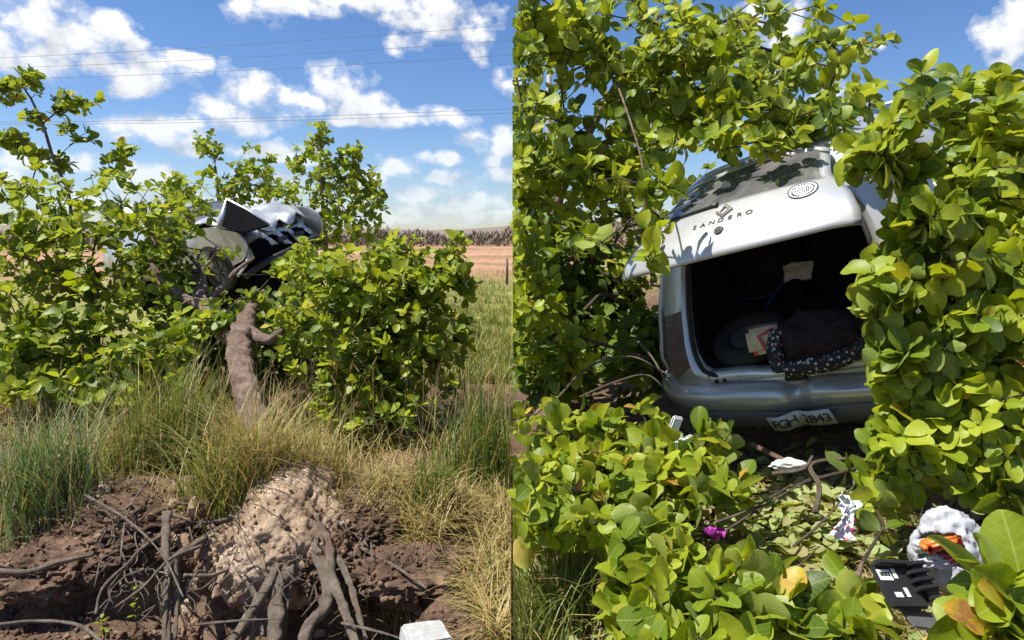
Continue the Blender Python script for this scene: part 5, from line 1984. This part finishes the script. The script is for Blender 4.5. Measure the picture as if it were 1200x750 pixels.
A[:, 0] = np.minimum(A[:, 0], -.01); B[:, 0] = np.minimum(B[:, 0], -.01)
V, F = tubes_np(A, B, np.full(120, .004), np.full(120, .003), 5)
tag(obj('dead_stalks', mesh_np('dead_stalks', V, [F], 'dry_wood')), 'thin dead stalks standing among the grass under the bush', 'stalks', kind='stuff')

# ------------------------------------------------------------------ litter and rubbish on the right
rng = np.random.default_rng(71)
lit = Plant()
nL = 2200
pp = np.array([on_ground(x, y) for x, y in zip(rng.uniform(605, 1190, nL), rng.uniform(505, 760, nL))])
nP = 800
pp[:nP] = np.array([on_ground(x, y) for x, y in zip(rng.normal(930, 48, nP), rng.normal(625, 38, nP))])
pp[:, 2] += rng.uniform(.012, .05, nL)
pp[:nP, 2] += rng.uniform(.0, .05, nP)
lit.pos = pp
a = rng.uniform(0, 2 * np.pi, nL)
lit.y = norm(np.stack([np.cos(a), np.sin(a), rng.normal(0, .25, nL)], -1))
lit.n = norm(np.array([0, 0, 1.]) + rng.normal(0, .35, (nL, 3)))
lit.n = norm(lit.n - lit.y * (lit.n * lit.y).sum(1, keepdims=True))
lit.L = rng.uniform(.04, .11, nL); lit.t = rng.uniform(0, 1, nL); lit.t[:nP] = rng.uniform(.3, .8, nP); lit.var = rng.integers(0, 5, nL); lit.key = 'far'
V, F, UV, T = leaves_np(lit, np.arange(nL))
V[:, 0] = np.maximum(V[:, 0], .004)
tag(obj('leaf_litter', mesh_np('leaf_litter', V, [F], 'litter_leaf', uv=UV, tint=T)), 'wilted pale leaf litter on the ground below the boot', 'leaf litter', kind='stuff')

TW = [  # broken twigs one can pick out
    ([(930, 640, 2.45), (965, 610, 2.55), (1000, 570, 2.7)], .006, 'pale bare twig beside the crumpled printed paper'),
    ([(840, 612, 2.55), (880, 596, 2.6), (925, 570, 2.75)], .006, 'straight dry twig above the purple flower'),
    ([(850, 622, 2.5), (900, 590, 2.65), (950, 560, 2.8)], .005, 'thin dry twig alongside the straight twig above the purple flower'),
    ([(955, 600, 2.55), (960, 570, 2.7), (950, 545, 2.9), (985, 538, 2.95), (1035, 540, 2.9)], .0121, 'thick broken branch bent under the bumper'),
    ([(905, 555, 2.85), (940, 550, 2.85), (952, 535, 2.95)], .010, 'grey broken branch next to the grey plastic shard'),
    ([(620, 410, 3.6), (660, 392, 3.8), (700, 402, 3.8), (760, 420, 3.7)], .014, 'grey bare limb lying across the dark thicket'),
    ([(650, 470, 3.3), (690, 430, 3.5), (740, 418, 3.5), (785, 440, 3.4)], .007, 'slim bare twig arching beside the empty lamp pocket'),
    ([(680, 465, 3.3), (720, 448, 3.4), (760, 440, 3.4), (790, 470, 3.3)], .006, 'slim bare twig below the arching twig'),
    ([(748, 400, 3.5), (765, 420, 3.4), (785, 455, 3.3)], .007, 'short pale twig leaning on the car corner'),
    ([(1060, 480, 2.6), (1090, 520, 2.5), (1120, 540, 2.4)], .006, 'bare twig poking from the glossy bush'),
    ([(1020, 240, 3.3), (1040, 262, 3.2), (1062, 285, 3.1)], .020, 'thick pale snapped limb beside the car pillar'),
    ([(940, 660, 2.35), (900, 700, 2.2), (960, 640, 2.4)], .004, 'thin twig across the wilted litter'),
]
for pts, r0, lab in TW:
    s = spline([P(*p) for p in pts], 6)
    c = np.array(s[0])
    o = tube('twig' if r0 < .012 else 'broken_branch', [tuple(np.array(q) - c) for q in s], list(np.linspace(r0, r0 * .6, len(s))), 'dry_wood' if r0 != .014 else 'twig_bark', None, 7, .2)
    o.location = c
    tag(o, lab, 'twig' if r0 < .012 else 'branch')
Aa = np.array([on_ground(x, y) + np.array([0, 0, .02]) for x, y in zip(rng.uniform(610, 1100, 420), rng.uniform(500, 740, 420))])
ang = rng.uniform(0, 2 * np.pi, 420); ln = rng.uniform(.06, .30, 420)
Bb = Aa + np.stack([np.cos(ang) * ln, np.sin(ang) * ln, rng.uniform(-.02, .10, 420)], -1)
Bb[:, 0] = np.maximum(Bb[:, 0], .01)
V, F = tubes_np(Aa, Bb, rng.uniform(.0015, .004, 420), rng.uniform(.001, .003, 420), 5)
tag(obj('twig_litter', mesh_np('twig_litter', V, [F], 'dry_wood')), 'fine dry twigs strewn on the ground below the boot', 'twig litter', kind='stuff')


def crumple(name, c, size, material, label, cat, seed, amp=.35, sub=4, rot=None, sharp=True):
    o = lump(name, c, size, material, None, amp, 2.4, sub, seed)
    if sharp:
        for p in o.data.polygons: p.use_smooth = False
    if rot: o.rotation_euler = rot
    tag(o, label, cat)
    return o


# white bag, torn open around a food tray
bc = P(1112, 645, 2.22)
bag = empty('plastic_bag', bc)
tag(bag, 'torn white plastic bag spilling a red and orange food pack', 'plastic bag')
bm = bmesh.new()
bmesh.ops.create_icosphere(bm, subdivisions=5, radius=1)
dele = []
todir = Vector(CAM - bc).normalized()
for v in bm.verts:
    n = v.co.normalized()
    k = 1 + .16 * mnoise.noise(n * 1.4 + Vector((8, 0, 0))) - .26 * abs(mnoise.noise(n * 2.4 + Vector((1, 4, 0)))) - .12 * abs(mnoise.noise(n * 5.5)) + .06 - .035 * abs(mnoise.noise(Vector((n.x * 9, n.y * 9, n.z * 2.5))))
    v.co = Vector((n.x * .118 * k, n.y * .105 * k, n.z * .145 * k))
    f = n.dot(todir)
    q = n - todir * f
    if f > .55 and abs(q.z + .02) < .36 and -.62 < q.x < .40: dele.append(v)
    elif f > .35: v.co += todir * .012 * mnoise.noise(n * 9)
bmesh.ops.delete(bm, geom=dele, context='VERTS')
bmesh.ops.rotate(bm, verts=bm.verts, matrix=Matrix.Rotation(R(-12), 3, 'Y'))
film = from_bm('film', bm, 'bag_film', bag, True)
sm = film.modifiers.new('s', 'SOLIDIFY'); sm.thickness = .0015
rq = Matrix.Rotation(R(-16), 3, 'Y').to_euler()
bm = bmesh.new()
box_bm(bm, (.135, .05, .038), (0, 0, 0), None, .010)
bmesh.ops.subdivide_edges(bm, edges=bm.edges[:], cuts=1, use_grid_fill=True)
o = from_bm('food_pack', bm, 'snack_print', bag, True); o.location = todir * .078 + Vector((-.028, 0, .028)); o.rotation_euler = rq
bm = bmesh.new()
for k in range(3): box_bm(bm, (.012 if k else .07, .004, .036 if k else .012), ((-.03, -.055, .045)[k], -.027, (.004, 0, 0)[k]))
o2_ = from_bm('pack_print', bm, 'label_white' if False else 'meat_red', o)
o = lump('food_lump', todir * .072 + Vector((.014, 0, -.022)), (.055, .03, .026), 'meat_red', bag, .4, 3, 3, 5)
o = lump('food_lump', todir * .075 + Vector((.035, 0, -.066)), (.05, .03, .032), 'tan_pulp', bag, .4, 3, 3, 6)
o = lump('knot', Vector((-.115, -.03, .03)), (.03, .02, .022), 'bag_film', bag, .5, 3, 3, 8)
o = lump('film_fold', todir * .085 + Vector((-.03, 0, -.045)), (.055, .018, .028), 'bag_film', bag, .55, 3, 4, 9)

# crumpled paper, white with red print: two sheets pinched in the middle
pc = P(990, 606, 2.52)
V = []
for j in range(22):
    for i in range(14):
        t, u = j / 21 * 2 - 1, i / 13 * 2 - 1
        w = .050 * (.35 + .75 * abs(t)) * u
        V.append((w + .018 * t + .012 * mnoise.noise(Vector((u * 3, t * 4, 0))), .035 * mnoise.fractal(Vector((u * 2.2, t * 3.5, 4)), .8, 2, 3) - .02 * abs(u), t * .088 + .014 * mnoise.noise(Vector((u * 2, t * 2, 9)))))
paper = obj('crumpled_paper', mesh_np('crumpled_paper', V, [grid_faces(14, 22)], 'paper_red_print', False), None, pc)
sm = paper.modifiers.new('s', 'SOLIDIFY'); sm.thickness = .002
paper.rotation_euler = (R(-25), R(12), 0)
tag(paper, 'crumpled white paper wrapper with red print on the litter', 'wrapper')

# black plastic tray with white labels
kc = P(1060, 688, 1.98)
tray = empty('black_tray', kc)
tray.scale = (1.25, 1.25, 1.25)
tray.rotation_euler = (R(40), R(12), R(20))
tag(tray, 'broken black plastic tray with white labels beside the plastic bag', 'plastic part')
bm = bmesh.new()
box_bm(bm, (.125, .105, .014), (-.02, 0, 0), None, .004)
box_bm(bm, (.120, .012, .030), (-.02, .052, .012), None, .003)
from_bm('panel', bm, 'black_plastic', tray)
bm = bmesh.new()
for k in range(4): box_bm(bm, (.075, .010, .022), (.055, .052 - k * .020, .016), Euler((0, 0, R(6))), .002)
box_bm(bm, (.05, .09, .020), (.070, .010, .004), Euler((0, 0, R(6))), .003)
from_bm('ribs', bm, 'black_plastic', tray)
bm = bmesh.new(); box_bm(bm, (.11, .06, .008), (.02, -.075, -.012), Euler((R(-20), 0, R(-8))), .003)
from_bm('flap', bm, 'grey_plastic', tray)
for (x, y, sx_, sy_) in ((-.058, .026, .044, .026), (-.022, .030, .012, .024), (-.044, -.022, .024, .012), (-.012, -.016, .012, .022)):
    bm = bmesh.new(); box_bm(bm, (sx_, sy_, .0012), (x, y, .0082))
    lb = from_bm('paper_label', bm, 'label_white', tray)
bm = bmesh.new()
for k in range(9):
    box_bm(bm, (.0018 + .001 * (k % 3), .010, .0006), (-.074 + .004 * k, .028, .0094))
from_bm('label_bars', bm, 'ink', lb)
o = lump('cap', (.070, -.048, .014), (.017, .011, .006), 'beige_cap', tray, .15, 2, 3, 2)

# purple flower
fc = P(837, 630, 2.45)
fl_ = empty('purple_flower', fc)
tag(fl_, 'wilted purple flower petals lying on the green leaves', 'flower')
for k in range(5):
    a = k * 1.26 + .3
    V = []
    for j in range(6):
        for i in range(5):
            t, u = j / 5, i / 4 * 2 - 1
            w = .022 * math.sin(math.pi * min(.98, .12 + t * .8)) * u
            V.append((w, t * .050, .012 * u * u + .012 * math.sin(t * 5 + k)))
    o = obj('petal', mesh_np('petal', V, [grid_faces(5, 6)], 'purple_petal'), fl_)
    o.rotation_euler = (R(35 + 8 * (k % 3)), R(10 * k), a)

# white and grey broken pieces
wc = P(790, 505, 3.2)
bm = bmesh.new()
for (s, l, r_) in (((.06, .02, .12), (0, 0, .02), Euler((.2, .25, .3))), ((.10, .02, .045), (.05, -.01, -.05), Euler((.1, -.3, .2)))):
    box_bm(bm, s, l, r_, .008)
o = from_bm('plastic_shard', bm, 'sticker_white', None); o.location = wc
tag(o, 'broken white plastic shard by the car corner', 'shard')
o = crumple('rag', P(925, 545, 2.95), (.085, .03, .030), 'cloth_white', 'grey-white rag caught on the broken branch under the bumper', 'rag', 14, .22, 4, sharp=False)
# concrete block by the straw
bm = bmesh.new()
box_bm(bm, (.165, .14, .12), (0, 0, 0), None, .008)
bmesh.ops.subdivide_edges(bm, edges=bm.edges[:], cuts=2, use_grid_fill=True)
for v in bm.verts: v.co += Vector((mnoise.noise(v.co * 25), mnoise.noise(v.co * 25 + Vector((3, 0, 0))), mnoise.noise(v.co * 25 + Vector((0, 5, 0))))) * .004
o = from_bm('concrete_block', bm, 'concrete', None)
o.location = P(498, 757, 2.42); o.rotation_euler = (0, R(7), R(24))
tag(o, 'chipped pale concrete block below the dark soil', 'block')
